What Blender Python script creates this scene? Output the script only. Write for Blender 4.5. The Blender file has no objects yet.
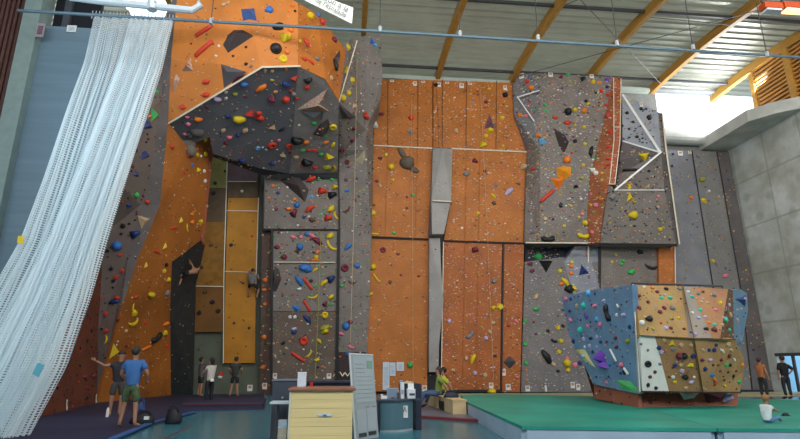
import bpy, bmesh, math, random
from mathutils import Vector, Matrix
from mathutils.bvhtree import BVHTree
random.seed(7)
S = bpy.context.scene
COL = S.collection
PI = math.pi

# ------------------------------------------------------------------ camera
FOC = 533.0; PIT = math.radians(15.3); YAW = math.radians(5.7); EYE = 1.45
cd = bpy.data.cameras.new('camera'); cam = bpy.data.objects.new('camera', cd); COL.objects.link(cam)
cd.sensor_width = 36; cd.lens = 36 * FOC / 800; cd.clip_end = 300
cam.location = (0, 0, EYE); cam.rotation_euler = (PI / 2 + PIT, 0, -YAW)
S.camera = cam
# ------------------------------------------------------------------ sky, exposure
w = bpy.data.worlds.new('sky'); S.world = w; w.use_nodes = True
bg = w.node_tree.nodes['Background']
bg.inputs[0].default_value = (0.86, 0.93, 1.0, 1); bg.inputs[1].default_value = 3.0
S.view_settings.view_transform = 'Standard'; S.view_settings.look = 'None'
S.view_settings.gamma = 1; S.view_settings.exposure = 0.0; S.view_settings.use_curve_mapping = False

def area_light(name, loc, rot, sx, sy, power, col):
    l = bpy.data.lights.new(name, 'AREA'); l.shape = 'RECTANGLE'; l.size = sx; l.size_y = sy
    l.energy = power; l.color = col
    o = bpy.data.objects.new(name, l); COL.objects.link(o); o.location = loc; o.rotation_euler = rot
    return o
# daylight through the glazed front of the hall, behind the camera (the light faces +Y into the hall)
area_light('front_glazing_daylight', (10, -7.5, 14), (math.radians(90), 0, 0), 32, 9, 2300, (1.0, 0.97, 0.93))
# added light under the closed roof, tilted to brighten the climbing walls' upper parts
area_light('added_upper_light', (9, 11.5, 17.3), (math.radians(48), 0, 0), 30, 3.5, 3100, (1.0, 0.975, 0.94))
# daylight through the window band high on the right, and cool light onto the net from the left, at no window
area_light('right_window_daylight', (24.4, 28.3, 17.2), (math.radians(112), 0, math.radians(90)), 4, 2.4, 1100, (0.93, 0.97, 1.0))
area_light('left_daylight', (-14.0, 12.5, 12), (math.radians(90), 0, math.radians(-90)), 10, 9, 900, (0.72, 0.87, 1.0))

# ------------------------------------------------------------------ helpers
def ray(x, y):
    cx = x - 400; cy = 219.5 - y
    a = FOC * math.cos(PIT) - cy * math.sin(PIT); z = FOC * math.sin(PIT) + cy * math.cos(PIT)
    return Vector((cx * math.cos(YAW) + a * math.sin(YAW), -cx * math.sin(YAW) + a * math.cos(YAW), z))
def onY(x, y, Y):
    r = ray(x, y); t = Y / r.y; return Vector((r.x * t, Y, EYE + r.z * t))
def onZ(x, y, Z=0.0):
    r = ray(x, y); t = (Z - EYE) / r.z; return Vector((r.x * t, r.y * t, Z))
def onX(x, y, X):
    r = ray(x, y); t = X / r.x; return Vector((X, r.y * t, EYE + r.z * t))
FWD = Vector((math.sin(YAW) * math.cos(PIT), math.cos(YAW) * math.cos(PIT), math.sin(PIT)))
def mpp(p):            # metres per pixel at a point
    return (p - Vector((0, 0, EYE))).dot(FWD) / FOC

MATS = {}
def mat(name, col, rough=0.7, vary=0.0, scale=3.0, metal=0.0, bump=0.0, speck=None, stretch=(1, 1, 1), spec=0.4, emit=0, col2=None):
    if name in MATS: return MATS[name]
    m = bpy.data.materials.new(name); m.use_nodes = True; MATS[name] = m
    N = m.node_tree.nodes; L = m.node_tree.links; b = N['Principled BSDF']
    b.inputs['Roughness'].default_value = rough; b.inputs['Metallic'].default_value = metal
    b.inputs['Specular IOR Level'].default_value = spec
    b.inputs['Base Color'].default_value = (*col, 1)
    if emit:
        b.inputs['Emission Color'].default_value = (*col, 1); b.inputs['Emission Strength'].default_value = emit
    tc = N.new('ShaderNodeTexCoord'); mp = N.new('ShaderNodeMapping'); mp.inputs['Scale'].default_value = stretch
    L.new(tc.outputs['Object'], mp.inputs[0])
    no = N.new('ShaderNodeTexNoise'); no.inputs['Scale'].default_value = scale; no.inputs['Detail'].default_value = 6
    L.new(mp.outputs[0], no.inputs['Vector'])
    rp = N.new('ShaderNodeValToRGB'); v = max(vary, 0.03)
    c2 = col2 or tuple(max(0, c * (1 - v)) for c in col); c1 = tuple(min(1, c * (1 + v)) for c in col) if not col2 else col
    rp.color_ramp.elements[0].position = 0.32; rp.color_ramp.elements[1].position = 0.68
    rp.color_ramp.elements[0].color = (*c2, 1); rp.color_ramp.elements[1].color = (*c1, 1)
    L.new(no.outputs['Fac'], rp.inputs[0]); out = rp.outputs[0]
    if speck:          # fine bolt-hole and chalk specks
        vo = N.new('ShaderNodeTexVoronoi'); vo.inputs['Scale'].default_value = speck[0]
        L.new(tc.outputs['Object'], vo.inputs['Vector'])
        r2 = N.new('ShaderNodeValToRGB'); r2.color_ramp.elements[0].position = speck[1]; r2.color_ramp.elements[1].position = speck[1] + 0.08
        r2.color_ramp.elements[0].color = (1, 1, 1, 1); r2.color_ramp.elements[1].color = (0, 0, 0, 1)
        L.new(vo.outputs['Distance'], r2.inputs[0])
        mx = N.new('ShaderNodeMix'); mx.data_type = 'RGBA'; L.new(r2.outputs[0], mx.inputs[0])
        L.new(out, mx.inputs[6]); mx.inputs[7].default_value = (*speck[2], 1); out = mx.outputs[2]
    L.new(out, b.inputs['Base Color'])
    if bump:
        bp = N.new('ShaderNodeBump'); bp.inputs['Strength'].default_value = bump; bp.inputs['Distance'].default_value = 0.05
        L.new(no.outputs['Fac'], bp.inputs['Height']); L.new(bp.outputs[0], b.inputs['Normal'])
    return m

def tag(o, label=None, cat=None, group=None, kind=None):
    if label: o['label'] = label
    if cat: o['category'] = cat
    if group: o['group'] = group
    if kind: o['kind'] = kind
    return o
def empty(name, loc, label, cat, group=None, rz=0):
    o = bpy.data.objects.new(name, None); COL.objects.link(o); o.location = loc; o.rotation_euler = (0, 0, rz)
    o.empty_display_size = 0.2
    return tag(o, label, cat, group)
def obj(name, bm, m, parent=None, smooth=False, world=True):
    """link a bmesh as one object; if parent is given and world, its coordinates are world ones"""
    if smooth:
        for f in bm.faces: f.smooth = True
    me = bpy.data.meshes.new(name); bm.normal_update(); bm.to_mesh(me); bm.free()
    o = bpy.data.objects.new(name, me); COL.objects.link(o)
    for q in (m if isinstance(m, (list, tuple)) else [m]): me.materials.append(q)
    if parent:
        if world:
            inv = (Matrix.Translation(parent.location) @ parent.rotation_euler.to_matrix().to_4x4()).inverted()
            if parent.parent:
                inv = inv @ (Matrix.Translation(parent.parent.location) @ parent.parent.rotation_euler.to_matrix().to_4x4()).inverted()
            me.transform(inv)
        o.parent = parent
    return o
def bx(bm, x0, x1, y0, y1, z0, z1, mi=0):
    vs = [bm.verts.new((x, y, z)) for z in (z0, z1) for x, y in ((x0, y0), (x1, y0), (x1, y1), (x0, y1))]
    for f in ((3, 2, 1, 0), (4, 5, 6, 7), (0, 1, 5, 4), (1, 2, 6, 5), (2, 3, 7, 6), (3, 0, 4, 7)):
        bm.faces.new([vs[i] for i in f]).material_index = mi
def box(*a, bevel=0):
    bm = bmesh.new(); bx(bm, *a)
    if bevel: bmesh.ops.bevel(bm, geom=bm.edges[:], offset=bevel, segments=2, affect='EDGES', profile=0.5)
    return bm
def obox(bm, a, b, wid, hei, up=Vector((0, 0, 1)), mi=0):
    """box beam from a to b"""
    a = Vector(a); b = Vector(b); d = (b - a).normalized()
    s = d.cross(up)
    if s.length < 1e-4: s = Vector((1, 0, 0))
    s.normalize(); u = s.cross(d).normalized()
    vs = []
    for p in (a, b):
        for i, j in ((-1, -1), (1, -1), (1, 1), (-1, 1)):
            vs.append(bm.verts.new(p + s * wid / 2 * i + u * hei / 2 * j))
    for f in ((0, 1, 2, 3), (7, 6, 5, 4), (4, 5, 1, 0), (5, 6, 2, 1), (6, 7, 3, 2), (7, 4, 0, 3)):
        bm.faces.new([vs[i] for i in f]).material_index = mi
def tube(bm, pts, r, n=8, cap=True):
    pts = [Vector(p) for p in pts]; rings = []
    rr = r if isinstance(r, (list, tuple)) else [r] * len(pts)
    for i, p in enumerate(pts):
        d = (pts[min(i + 1, len(pts) - 1)] - pts[max(i - 1, 0)]).normalized()
        s = d.cross(Vector((0, 0, 1)))
        if s.length < 1e-3: s = d.cross(Vector((0, 1, 0)))
        s.normalize(); u = s.cross(d)
        rings.append([bm.verts.new(p + (s * math.cos(t) + u * math.sin(t)) * rr[i]) for t in [2 * PI * k / n for k in range(n)]])
    for a, b in zip(rings, rings[1:]):
        for k in range(n): bm.faces.new((a[k], a[(k + 1) % n], b[(k + 1) % n], b[k]))
    if cap: bm.faces.new(rings[0][::-1]); bm.faces.new(rings[-1])
def tubeb(pts, r, n=8):
    bm = bmesh.new(); tube(bm, pts, r, n); return bm
def prism(bm, poly, z0, z1):
    a = [bm.verts.new((p[0], p[1], z0)) for p in poly]; b = [bm.verts.new((p[0], p[1], z1)) for p in poly]
    bm.faces.new(a[::-1]); bm.faces.new(b); n = len(poly)
    for i in range(n): bm.faces.new((a[i], a[(i + 1) % n], b[(i + 1) % n], b[i]))
def prismb(poly, z0, z1):
    area = sum(poly[i][0] * poly[(i + 1) % len(poly)][1] - poly[(i + 1) % len(poly)][0] * poly[i][1] for i in range(len(poly)))
    bm = bmesh.new(); prism(bm, poly if area > 0 else poly[::-1], z0, z1); return bm

# ------------------------------------------------------------------ materials
ORANGE = mat('orange_plywood', (0.43, 0.135, 0.018), .6, .16, .9, speck=(5.5, .10, (.30, .09, .03)), bump=.1)
ORANGE_TOP = mat('lit_orange_plywood', (0.57, 0.185, 0.03), .6, .14, .8, speck=(4.5, .09, (.45, .2, .08)))  # lighter copy of the orange: light on the tower top put into colour
RUST = mat('rust_brown_plywood', (0.36, 0.10, 0.045), .65, .15, .8, speck=(4, .10, (.1, .03, .02)))
GREY = mat('grey_resin_panel', (0.195, 0.168, 0.15), .75, .14, 1.2, speck=(6, .10, (.34, .30, .27)), bump=.15)
GREYB = mat('blue_grey_resin_panel', (0.24, 0.25, 0.29), .75, .14, 1.2, speck=(6, .10, (.34, .33, .34)))
GREYD = mat('dark_grey_resin_panel', (0.105, 0.105, 0.12), .75, .18, 1.2, speck=(6, .10, (.16, .15, .15)))
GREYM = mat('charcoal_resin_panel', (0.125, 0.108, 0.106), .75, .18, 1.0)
GREEN_W = mat('grey_green_render', (0.10, 0.115, 0.083), .8, .15, 1.0)
OLIVE = mat('olive_panel', (0.22, 0.20, 0.05), .7, .1)
MAROON = mat('maroon_grey_panel', (0.12, 0.07, 0.08), .7, .1)
AMBER = mat('amber_plywood', (0.42, 0.175, 0.008), .6, .18, 1.0)
UMBER = mat('umber_plywood', (0.16, 0.065, 0.008), .6, .18, 1.0)
WHITE = mat('white_paint', (0.82, 0.82, 0.80), .5, .03)
CREAM = mat('cream_edge', (0.75, 0.66, 0.50), .5, .05)
BLACK = mat('plain_black', (0.012, 0.012, 0.014), .6, .1)
CONC = mat('concrete_smooth', (0.50, 0.51, 0.47), .85, .22, .6, bump=.2)
STEEL = mat('galvanised_steel', (0.45, 0.50, 0.53), .4, .05, metal=.3)
BLUEST = mat('blue_grey_painted_steel', (0.10, 0.17, 0.22), .45, .05)
DARKST = mat('dark_steel', (0.06, 0.06, 0.065), .5, .05)
GLULAM = mat('glulam_timber', (0.50, 0.255, 0.045), .55, .18, 3, stretch=(4, .3, 6))
SLATW = mat('slatted_timber', (0.50, 0.24, 0.055), .6, .2, 2)

# ------------------------------------------------------------------ room
bm = bmesh.new(); bx(bm, -34, 40, -8, 31, -.3, 0)
FLOORM = mat('teal_sports_floor', (0.045, 0.175, 0.225), .22, .10, .5, spec=.5)
obj('floor', bm, FLOORM)['kind'] = 'structure'

# concrete right wall with formwork joints
cm = bpy.data.materials.new('formwork_concrete'); cm.use_nodes = True
N = cm.node_tree.nodes; L = cm.node_tree.links; b = N['Principled BSDF']; b.inputs['Roughness'].default_value = .85
tc = N.new('ShaderNodeTexCoord'); no = N.new('ShaderNodeTexNoise'); no.inputs['Scale'].default_value = .55; no.inputs['Detail'].default_value = 8; no.inputs['Roughness'].default_value = .62
L.new(tc.outputs['Object'], no.inputs['Vector'])
rp = N.new('ShaderNodeValToRGB'); rp.color_ramp.elements[0].position = .35; rp.color_ramp.elements[1].position = .66
rp.color_ramp.elements[0].color = (.40, .405, .34, 1); rp.color_ramp.elements[1].color = (.66, .69, .66, 1); L.new(no.outputs['Fac'], rp.inputs[0])
sx = N.new('ShaderNodeSeparateXYZ'); L.new(tc.outputs['Object'], sx.inputs[0])
def joint(sock, per, off, wd):
    a = N.new('ShaderNodeMath'); a.operation = 'ADD'; a.inputs[1].default_value = off; L.new(sock, a.inputs[0])
    m1 = N.new('ShaderNodeMath'); m1.operation = 'PINGPONG'; m1.inputs[1].default_value = per / 2; L.new(a.outputs[0], m1.inputs[0])
    l = N.new('ShaderNodeMath'); l.operation = 'LESS_THAN'; l.inputs[1].default_value = wd; L.new(m1.outputs[0], l.inputs[0]); return l.outputs[0]
j1 = joint(sx.outputs['Y'], 2.6, 1.2, .05); j2 = joint(sx.outputs['Z'], 2.9, 1.9, .06)
mxx = N.new('ShaderNodeMath'); mxx.operation = 'MAXIMUM'; L.new(j1, mxx.inputs[0]); L.new(j2, mxx.inputs[1])
sc = N.new('ShaderNodeMath'); sc.operation = 'MULTIPLY'; sc.inputs[1].default_value = .45; L.new(mxx.outputs[0], sc.inputs[0])
mx = N.new('ShaderNodeMix'); mx.data_type = 'RGBA'; L.new(sc.outputs[0], mx.inputs[0]); L.new(rp.outputs[0], mx.inputs[6]); mx.inputs[7].default_value = (.24, .24, .2, 1)
# round formwork tie stains
vo = N.new('ShaderNodeTexVoronoi'); vo.inputs['Scale'].default_value = .75; L.new(tc.outputs['Object'], vo.inputs['Vector'])
r2 = N.new('ShaderNodeValToRGB'); r2.color_ramp.elements[0].position = .16; r2.color_ramp.elements[1].position = .30
r2.color_ramp.elements[0].color = (.5, .5, .5, 1); r2.color_ramp.elements[1].color = (0, 0, 0, 1); L.new(vo.outputs['Distance'], r2.inputs[0])
m3 = N.new('ShaderNodeMix'); m3.data_type = 'RGBA'; L.new(r2.outputs[0], m3.inputs[0]); L.new(mx.outputs[2], m3.inputs[6]); m3.inputs[7].default_value = (.30, .31, .25, 1)
L.new(m3.outputs[2], b.inputs['Base Color'])
XR = 24.65
bm = bmesh.new()
bx(bm, XR, XR + .5, 30.0, 31, 0, 15)                      # left of the doorway
bx(bm, XR, XR + .5, -8, 27.0, 0, 2.0); bx(bm, XR, XR + .5, -8, 29.3, 2.0, 15); bx(bm, XR, XR + .5, 29.3, 30, 0, 15)
obj('wall_right', bm, cm)['kind'] = 'structure'
# doorway in the right wall, room behind with blue light put into its colour
bm = bmesh.new(); bx(bm, XR + .5, 33, 24, 31, 0, .02); bx(bm, 33, 33.2, 24, 31, 0, 4); bx(bm, XR + .5, 33, 31, 31.2, 0, 4); bx(bm, XR + .5, 33, 23.8, 24, 0, 4); bx(bm, XR + .5, 33, 24, 31, 4, 4.1)
obj('wall_side_room', bm, mat('blue_lit_room', (.35, .55, .68), .7, .05))['kind'] = 'structure'
area_light('side_room_light', (29, 27.5, 3.9), (0, 0, 0), 5, 4, 330, (.75, .9, 1))  # unseen light under the ceiling keeps the side room bright
bm = bmesh.new(); bx(bm, XR - .06, XR + .04, 27.0, 29.35, 1.95, 2.12); bx(bm, XR - .06, XR + .04, 28.05, 28.2, 0, 1.95)
obj('door_1', bm, DARKST)['kind'] = 'structure'
# ledge of concrete under the clerestory
bm = prismb([(XR, 31), (22.75, 31), (22.75, 26.0), (23.5, 24.9), (XR, 24.0)], 15.0, 15.7)
obj('trim_1', bm, CONC)['kind'] = 'structure'
# back wall with a window at its right top
bm = bmesh.new(); bx(bm, -14, 19.6, 30.35, 30.9, 0, 19.3); bx(bm, 19.6, XR, 30.35, 30.9, 0, 15.6); bx(bm, 19.6, 20.2, 30.35, 30.9, 15.6, 19.3)
bx(bm, 20.2, XR, 30.35, 30.9, 19.35, 19.6)
obj('wall_back', bm, mat('grey_blockwork', (.2, .2, .19), .9, .1))['kind'] = 'structure'
bm = tubeb([(19.7, 30.0, 15.75), (23.0, 30.0, 15.75)], .52, 16); obj('trim_2', bm, CONC)['kind'] = 'structure'
bm = bmesh.new(); obox(bm, (1.6, 30.1, 19.02), (19.6, 30.1, 19.02), .35, .28)
obj('trim_3', bm, mat('pale_green_steel', (.45, .50, .44), .5, .05))['kind'] = 'structure'
# clerestory on the right: window 1 then slatted timber cladding towards the camera
bm = bmesh.new()
obox(bm, (XR, 27.25, 15.9), (XR, 27.25, 18.9), .22, .3, Vector((0, 1, 0)))
obj('window_1', bm, GLULAM)['kind'] = 'structure'
glass = bpy.data.materials.new('clear_glass'); glass.use_nodes = True; g = glass.node_tree; gn = g.nodes; gn.remove(gn['Principled BSDF'])
tr = gn.new('ShaderNodeBsdfTransparent'); tr.inputs[0].default_value = (.93, .96, .98, 1); gl = gn.new('ShaderNodeBsdfGlossy'); gl.inputs['Roughness'].default_value = .03
mg = gn.new('ShaderNodeMixShader'); mg.inputs[0].default_value = .05; g.links.new(tr.outputs[0], mg.inputs[1]); g.links.new(gl.outputs[0], mg.inputs[2]); g.links.new(mg.outputs[0], gn['Material Output'].inputs[0])
bm = bmesh.new(); bx(bm, XR + .05, XR + .08, 27.3, 30.3, 15.9, 19.0); obj('window_2', bm, glass)['kind'] = 'structure'
bm = bmesh.new(); bx(bm, 20.2, XR, 30.6, 30.63, 15.6, 19.35); obj('window_3', bm, glass)['kind'] = 'structure'
bm = bmesh.new(); bx(bm, XR + .25, XR + .4, -8, 27.2, 15.0, 19.6)
n = 15
for i in range(n):
    z = 15.65 + i * .25; bx(bm, XR - .02, XR + .25, 12, 27.2, z, z + .12)
obj('wall_right_cladding', bm, SLATW)['kind'] = 'structure'
bm = bmesh.new()
for y in (24.6, 20.6, 16.6): obox(bm, (XR + .02, y, 15.5), (XR + .02, y, 18.9), .3, .34, Vector((0, 1, 0)))
obj('wall_right_studs', bm, GLULAM)['kind'] = 'structure'

# roof
def zb(y): return 18.95 - .010 * (y - 27.5) ** 2 if y > 20 else 18.95 - .5625 - .15 * (20 - y) + .002 * (20 - y) ** 2
bm = bmesh.new(); prev = None; y = -8.0; k = 0
while y < 31.01:
    z = zb(y) + .62 + (.09 if k % 4 in (0, 1) else 0)
    row = [bm.verts.new((x_, y, z)) for x_ in (-34, -11.9, -7.6, 40)]
    if prev:
        for q_ in range(3):
            if q_ == 1 and 22.6 < y < 27.6: continue
            bm.faces.new((prev[q_], prev[q_ + 1], row[q_ + 1], row[q_]))
    prev = row; y += .22 if k % 2 == 0 else .06; k += 1
bmesh.ops.solidify(bm, geom=bm.faces[:], thickness=.06)
obj('ceiling', bm, mat('corrugated_steel_deck', (.33, .33, .275), .36, .08, .6, metal=.5))['kind'] = 'structure'
for i, X in enumerate((-14.0, -9.2, -4.3, .55, 5.4, 10.25, 15.1, 19.95, XR + .05)):
    bm = bmesh.new(); ys = [31 - 1.2 * q for q in range(32)]
    rows = [[bm.verts.new((X + sx_ * .135, y_, zb(y_) + dz)) for sx_, dz in ((-1, 0.08), (1, 0.08), (1, .62), (-1, .62))] for y_ in ys]
    for a, c in zip(rows, rows[1:]):
        for q in range(4): bm.faces.new((a[q], a[(q + 1) % 4], c[(q + 1) % 4], c[q]))
    bm.faces.new(rows[0]); bm.faces.new(rows[-1][::-1]); bmesh.ops.recalc_face_normals(bm, faces=bm.faces[:])
    o = obj('ceiling_beam', bm, GLULAM); o['kind'] = 'structure'
for yy in (29.2, 22.4, 16.0):
    bm = bmesh.new(); obox(bm, (-20, yy, zb(yy) + .42), (XR, yy, zb(yy) + .42), .12, .16)
    obj('ceiling_purlin', bm, DARKST)['kind'] = 'structure'
bm = bmesh.new()
for a, c in (((5.4, 16), (19.95, 29.2)), ((10.25, 29.2), (24.6, 16.5)), ((15.1, 22.4), (24.6, 22.8)), ((10.25, 22), (15.1, 16))):
    tube(bm, [(a[0], a[1], zb(a[1]) + .1), (c[0], c[1], zb(c[1]) + .1)], .022, 5)
obj('ceiling_bracing', bm, DARKST)['kind'] = 'structure'
bm = box(-11.95, -7.55, 22.4, 27.8, 19.75, 19.78); obj('window_5', bm, glass)['kind'] = 'structure'
bm = box(-13.7, -11.7, 22.6, 22.8, 15.9, 19.6); obj('wall_left_upper', bm, mat('navy_black', (.012, .014, .02), .8))['kind'] = 'structure'  # near-black box filling the dark area above the partition
# left side of the building: partition, pillar, slatted timber
PART = mat('blue_grey_partition', (.17, .26, .33), .5, .08, 1.0, stretch=(.2, 1, 4))
bm = box(-13.95, -10.6, 22.1, 22.3, 0, 16.05); obj('wall_left_partition', bm, PART)['kind'] = 'structure'
bm = box(-14.45, -13.75, 21.7, 22.6, 0, 20); obj('wall_left_pillar', bm, mat('pale_green_pillar', (.29, .39, .38), .7, .08))['kind'] = 'structure'
bm = bmesh.new(); bx(bm, -34, -14.45, 22.3, 22.5, 0, 20)
for i in range(60): bx(bm, -14.62 - i * .2, -14.50 - i * .2, 22.05, 22.3, 0, 20)
obj('wall_left', bm, mat('dark_red_slats', (.13, .06, .05), .7, .15))['kind'] = 'structure'
# left back wall behind the net with its high window open to the sky
bm = bmesh.new(); bx(bm, -13.2, -12.9, 22.4, 31, 0, 16.4); bx(bm, -13.2, -12.9, 22.4, 23.2, 16.4, 20); bx(bm, -13.2, -12.9, 28.6, 31, 16.4, 20)
obj('wall_left_back', bm, mat('dark_left_render', (.07, .08, .10), .8, .1))['kind'] = 'structure'
bm = box(-13.08, -13.05, 23.2, 28.6, 16.4, 20); obj('window_4', bm, glass)['kind'] = 'structure'
bm = bmesh.new(); bx(bm, -34, -33.7, -8, 31, 0, 20)
obj('wall_far_left', bm, mat('grey_paint', (.3, .34, .36), .8, .05))['kind'] = 'structure'
# the front of the hall behind the camera: solid below, glazed above
bm = bmesh.new(); bx(bm, -34, XR + .5, -8.3, -8, 0, 7.5)
obj('wall_front', bm, mat('front_render', (.35, .35, .33), .8, .05))['kind'] = 'structure'

# ------------------------------------------------------------------ climbing wall panels
TRI = []      # (a,b,c, section key)
def panel(name, pts, m, parent, key, back=None, thick=.12, label=None):
    """pts: (px, py, Y) outline seen from the hall; solid back to the plane Y=back or with a thickness"""
    P = [onY(*p) for p in pts]
    bm = bmesh.new(); vs = [bm.verts.new(p) for p in P]; f = bm.faces.new(vs)
    f.normal_update()
    nn = f.normal.copy()
    ctr = f.calc_center_median()
    if nn.dot(ctr - Vector((0, 0, EYE))) > 0: nn = -nn; f.normal_flip()
    r = bmesh.ops.triangulate(bm, faces=[f])
    for t in r['faces']: TRI.append((tuple(tuple(v.co) for v in t.verts), key))
    front = bm.faces[:]
    bnd = [e for e in bm.edges if e.is_boundary]
    dup = {v: bm.verts.new(Vector((v.co.x, back, v.co.z)) if back else v.co - nn * thick) for v in vs}
    for t in front: bm.faces.new([dup[v] for v in reversed(t.verts)])
    for e in bnd:
        a, c = e.verts
        bm.faces.new((a, c, dup[c], dup[a]))
    bmesh.ops.recalc_face_normals(bm, faces=bm.faces[:])
    o = obj(name, bm, m, parent)
    if label: o['label'] = label
    return o
def strip(name, pts, wpx, m, parent, out=.05, label=None, d=.06):
    """a thin raised strip through (px,py,Y) points"""
    P = [onY(*p) for p in pts]; P = [p - (p - Vector((0, 0, EYE))).normalized() * out for p in P]
    bm = bmesh.new()
    for a, c in zip(P, P[1:]):
        wd = wpx * mpp((a + c) / 2); dirv = (c - a).normalized(); view = ((a + c) / 2 - Vector((0, 0, EYE))).normalized()
        obox(bm, a - dirv * wd * .3, c + dirv * wd * .3, wd, d, up=-view)
    o = obj(name, bm, m, parent)
    if label: o['label'] = label
    return o
def sect(name, px, label):
    p = onZ(*px) if len(px) == 2 else Vector(px)
    return empty(name, p, label, 'climbing wall')

# A: red-brown and grey wall on the left beside the net
A = sect('climbing_wall', (70, 411), 'red-brown and taupe climbing wall on the far left beside the white net')
panel('red_brown_panel', [(35, 420, 16.5), (97, 403, 23.5), (98, 330, 23.25), (50, 320, 17.3)], mat('brown_red_plywood', (.16, .045, .024), .65, .2, .9, speck=(2.2, .16, (.05, .02, .015))), A, 'A', label='red-brown lower panel')
panel('red_brown_panel', [(50, 320, 17.3), (98, 330, 23.25), (102, 268, 22.85), (99, 237, 22.6), (60, 249, 18)], mat('brown_red_plywood', (.16, .045, .024), .65, .2, .9, speck=(2.2, .16, (.05, .02, .015))), A, 'A', label='red-brown lower panel')
panel('taupe_panel', [(99, 238, 22.6), (128, 255, 22.9), (97, 403, 23.5), (98, 330, 23.3), (102, 268, 22.8)], mat('taupe_panel_m', (.17, .13, .112), .7, .15, .8), A, 'A', label='taupe lower wedge')
panel('taupe_panel', [(60, 250, 18), (99, 238, 22.6), (128, 255, 22.9), (140, 205, 22.6), (150, 175, 22.4), (162, 100, 21.8), (164, 18, 21.2), (125, 18, 21.2), (88, 150, 19)], mat('taupe_panel_m', (.17, .13, .112), .7, .15, .8), A, 'A', label='taupe upper panel')
# B: leaning orange tower with the dark roof
B = sect('overhanging_climbing_tower', (140, 400), 'leaning orange climbing tower with dark grey roof, top left')
panel('grey_side_panel', [(164, 18, 21.2), (162, 100, 21.8), (150, 175, 22.4), (140, 205, 22.6), (128, 255, 22.9), (97, 403, 23.5), (121, 310, 23.06), (139, 255, 23.04), (160, 205, 23.33), (168, 122, 22.3), (171, 60, 21.3), (178, -12, 20.8)], GREYM, B, 'B', label='dark grey side')
panel('orange_arm_panel', [(97, 403, 23.5), (121, 310, 23.06), (139, 255, 23.04), (160, 205, 23.33), (168, 122, 22.3), (187, 146, 23.87), (210, 137, 25.48), (206, 190, 26.61), (201, 240, 27.58), (172, 262, 25.61), (170, 310, 26.71), (171, 395, 29.2)], mat('deep_orange_plywood', (.40, .13, .02), .6, .35, .35, speck=(4.5, .09, (.3, .1, .04))), B, 'B', thick=.1, label='orange leaning face')
panel('orange_rib', [(210, 137, 25.48), (213, 155, 26.3), (208, 200, 27.0), (204, 245, 27.9), (201, 240, 27.58), (206, 190, 26.61)], RUST, B, 'B', thick=.2, label='rust orange rib')
panel('orange_top_panel', [(168, 122, 22.3), (171, 60, 21.3), (178, -12, 20.8), (240, -14, 20.4), (262, 67, 20.63)], ORANGE_TOP, B, 'B', thick=.06, label='brightly lit orange upper face')
panel('orange_front_panel', [(262, 67, 20.63), (240, -14, 20.4), (272, -12, 20.6), (298, 3, 20.9), (298, 66, 21)], ORANGE_TOP, B, 'B', thick=.06, label='brightly lit orange upper face')
panel('orange_right_panel', [(298, 66, 21), (298, 3, 20.9), (318, 14, 21.8), (346, 50, 23.6), (339, 101, 23.2), (325, 79, 21.83)], ORANGE, B, 'B', thick=.04, label='orange upper right face')
panel('dark_roof_panel', [(168, 122, 22.35), (262, 67, 20.65), (298, 66, 21), (290, 174, 28.3), (262, 169, 27.28), (213, 154, 25.22), (210, 137, 24.02), (187, 146, 24.25)], mat('roof_charcoal', (.155, .155, .175), .75, .2, .5, speck=(6, .1, (.2, .2, .2))), B, 'B', thick=.15, label='dark charcoal roof')
panel('dark_roof_panel', [(298, 66, 21), (325, 79, 21.85), (339, 101, 23.2), (338, 174, 28.4), (290, 174, 28.3)], mat('roof_grey', (.30, .265, .25), .75, .15, 1, speck=(6, .1, (.22, .2, .2))), B, 'B', thick=.15, label='grey right part of the roof')
panel('roof_lip', [(213, 154, 25.2), (262, 169, 27.25), (290, 174, 28.25), (338, 172, 28.3), (338, 178, 28.4), (290, 180, 28.4), (262, 175, 27.6), (213, 157, 25.6)], BLACK, B, 'B', thick=.2)
strip('white_edge_strip', [(169, 123, 22.3), (262, 67, 20.63), (300, 66, 21)], 1.7, CREAM, B)
panel('cave_side', [(172, 262, 25.7), (201, 240, 27.65), (205, 245, 28.5), (196, 285, 29.5), (193, 395, 29.9), (171, 395, 29.3), (170, 310, 26.8)], mat('cave_shade', (.028, .03, .03), .8, .2), B, 'X', thick=.1, label='dark hollow under the leaning face')  # near-black colour puts the hollow's shade into this side
# C: recess
C = sect('recessed_climbing_wall', (225, 396), 'recessed green and amber climbing wall seen through the gap behind the tower')
YC = 30.2
panel('grey_green_panel', [(165, 396, YC), (262, 394.5, YC), (262, 150, YC), (200, 148, YC)], GREEN_W, C, 'C', label='grey-green render')
YC = 29.95
panel('olive_panel', [(205, 150, YC), (227, 153, YC), (227, 188, YC), (205, 188, YC)], OLIVE, C, 'C', label='olive board')
panel('brown_panel', [(204, 188.5, YC), (226.5, 188.5, YC), (225.5, 222, YC), (202, 222, YC)], mat('dark_brown_board', (.10, .06, .03), .7, .2), C, 'C', label='dark brown board')
panel('umber_panel', [(202, 222, YC), (225.5, 222, YC), (223.5, 286, YC), (194, 286, YC)], mat('umber_board', (.24, .105, .01), .7, .2), C, 'C', label='brown-amber board')
panel('umber_panel', [(194, 287, YC), (223.5, 287, YC), (222.5, 332, YC), (193, 332, YC)], UMBER, C, 'C', label='dark umber board')
panel('maroon_panel', [(228, 154, YC), (258, 163, YC), (258, 181, YC), (228, 181, YC)], MAROON, C, 'C', label='maroon grey board')
panel('brown_panel', [(228, 182, YC), (258, 182, YC), (258, 198, YC), (228, 198, YC)], mat('dark_brown_board', (.10, .06, .03)), C, 'C', label='dark brown board')
panel('amber_panel', [(228, 198, YC), (258, 198, YC), (256, 271, YC), (225.5, 271, YC)], AMBER, C, 'C', label='amber board')
panel('amber_panel', [(225.5, 272, YC), (256, 272, YC), (255, 363, YC), (224, 363, YC)], AMBER, C, 'C', label='amber board')
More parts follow.
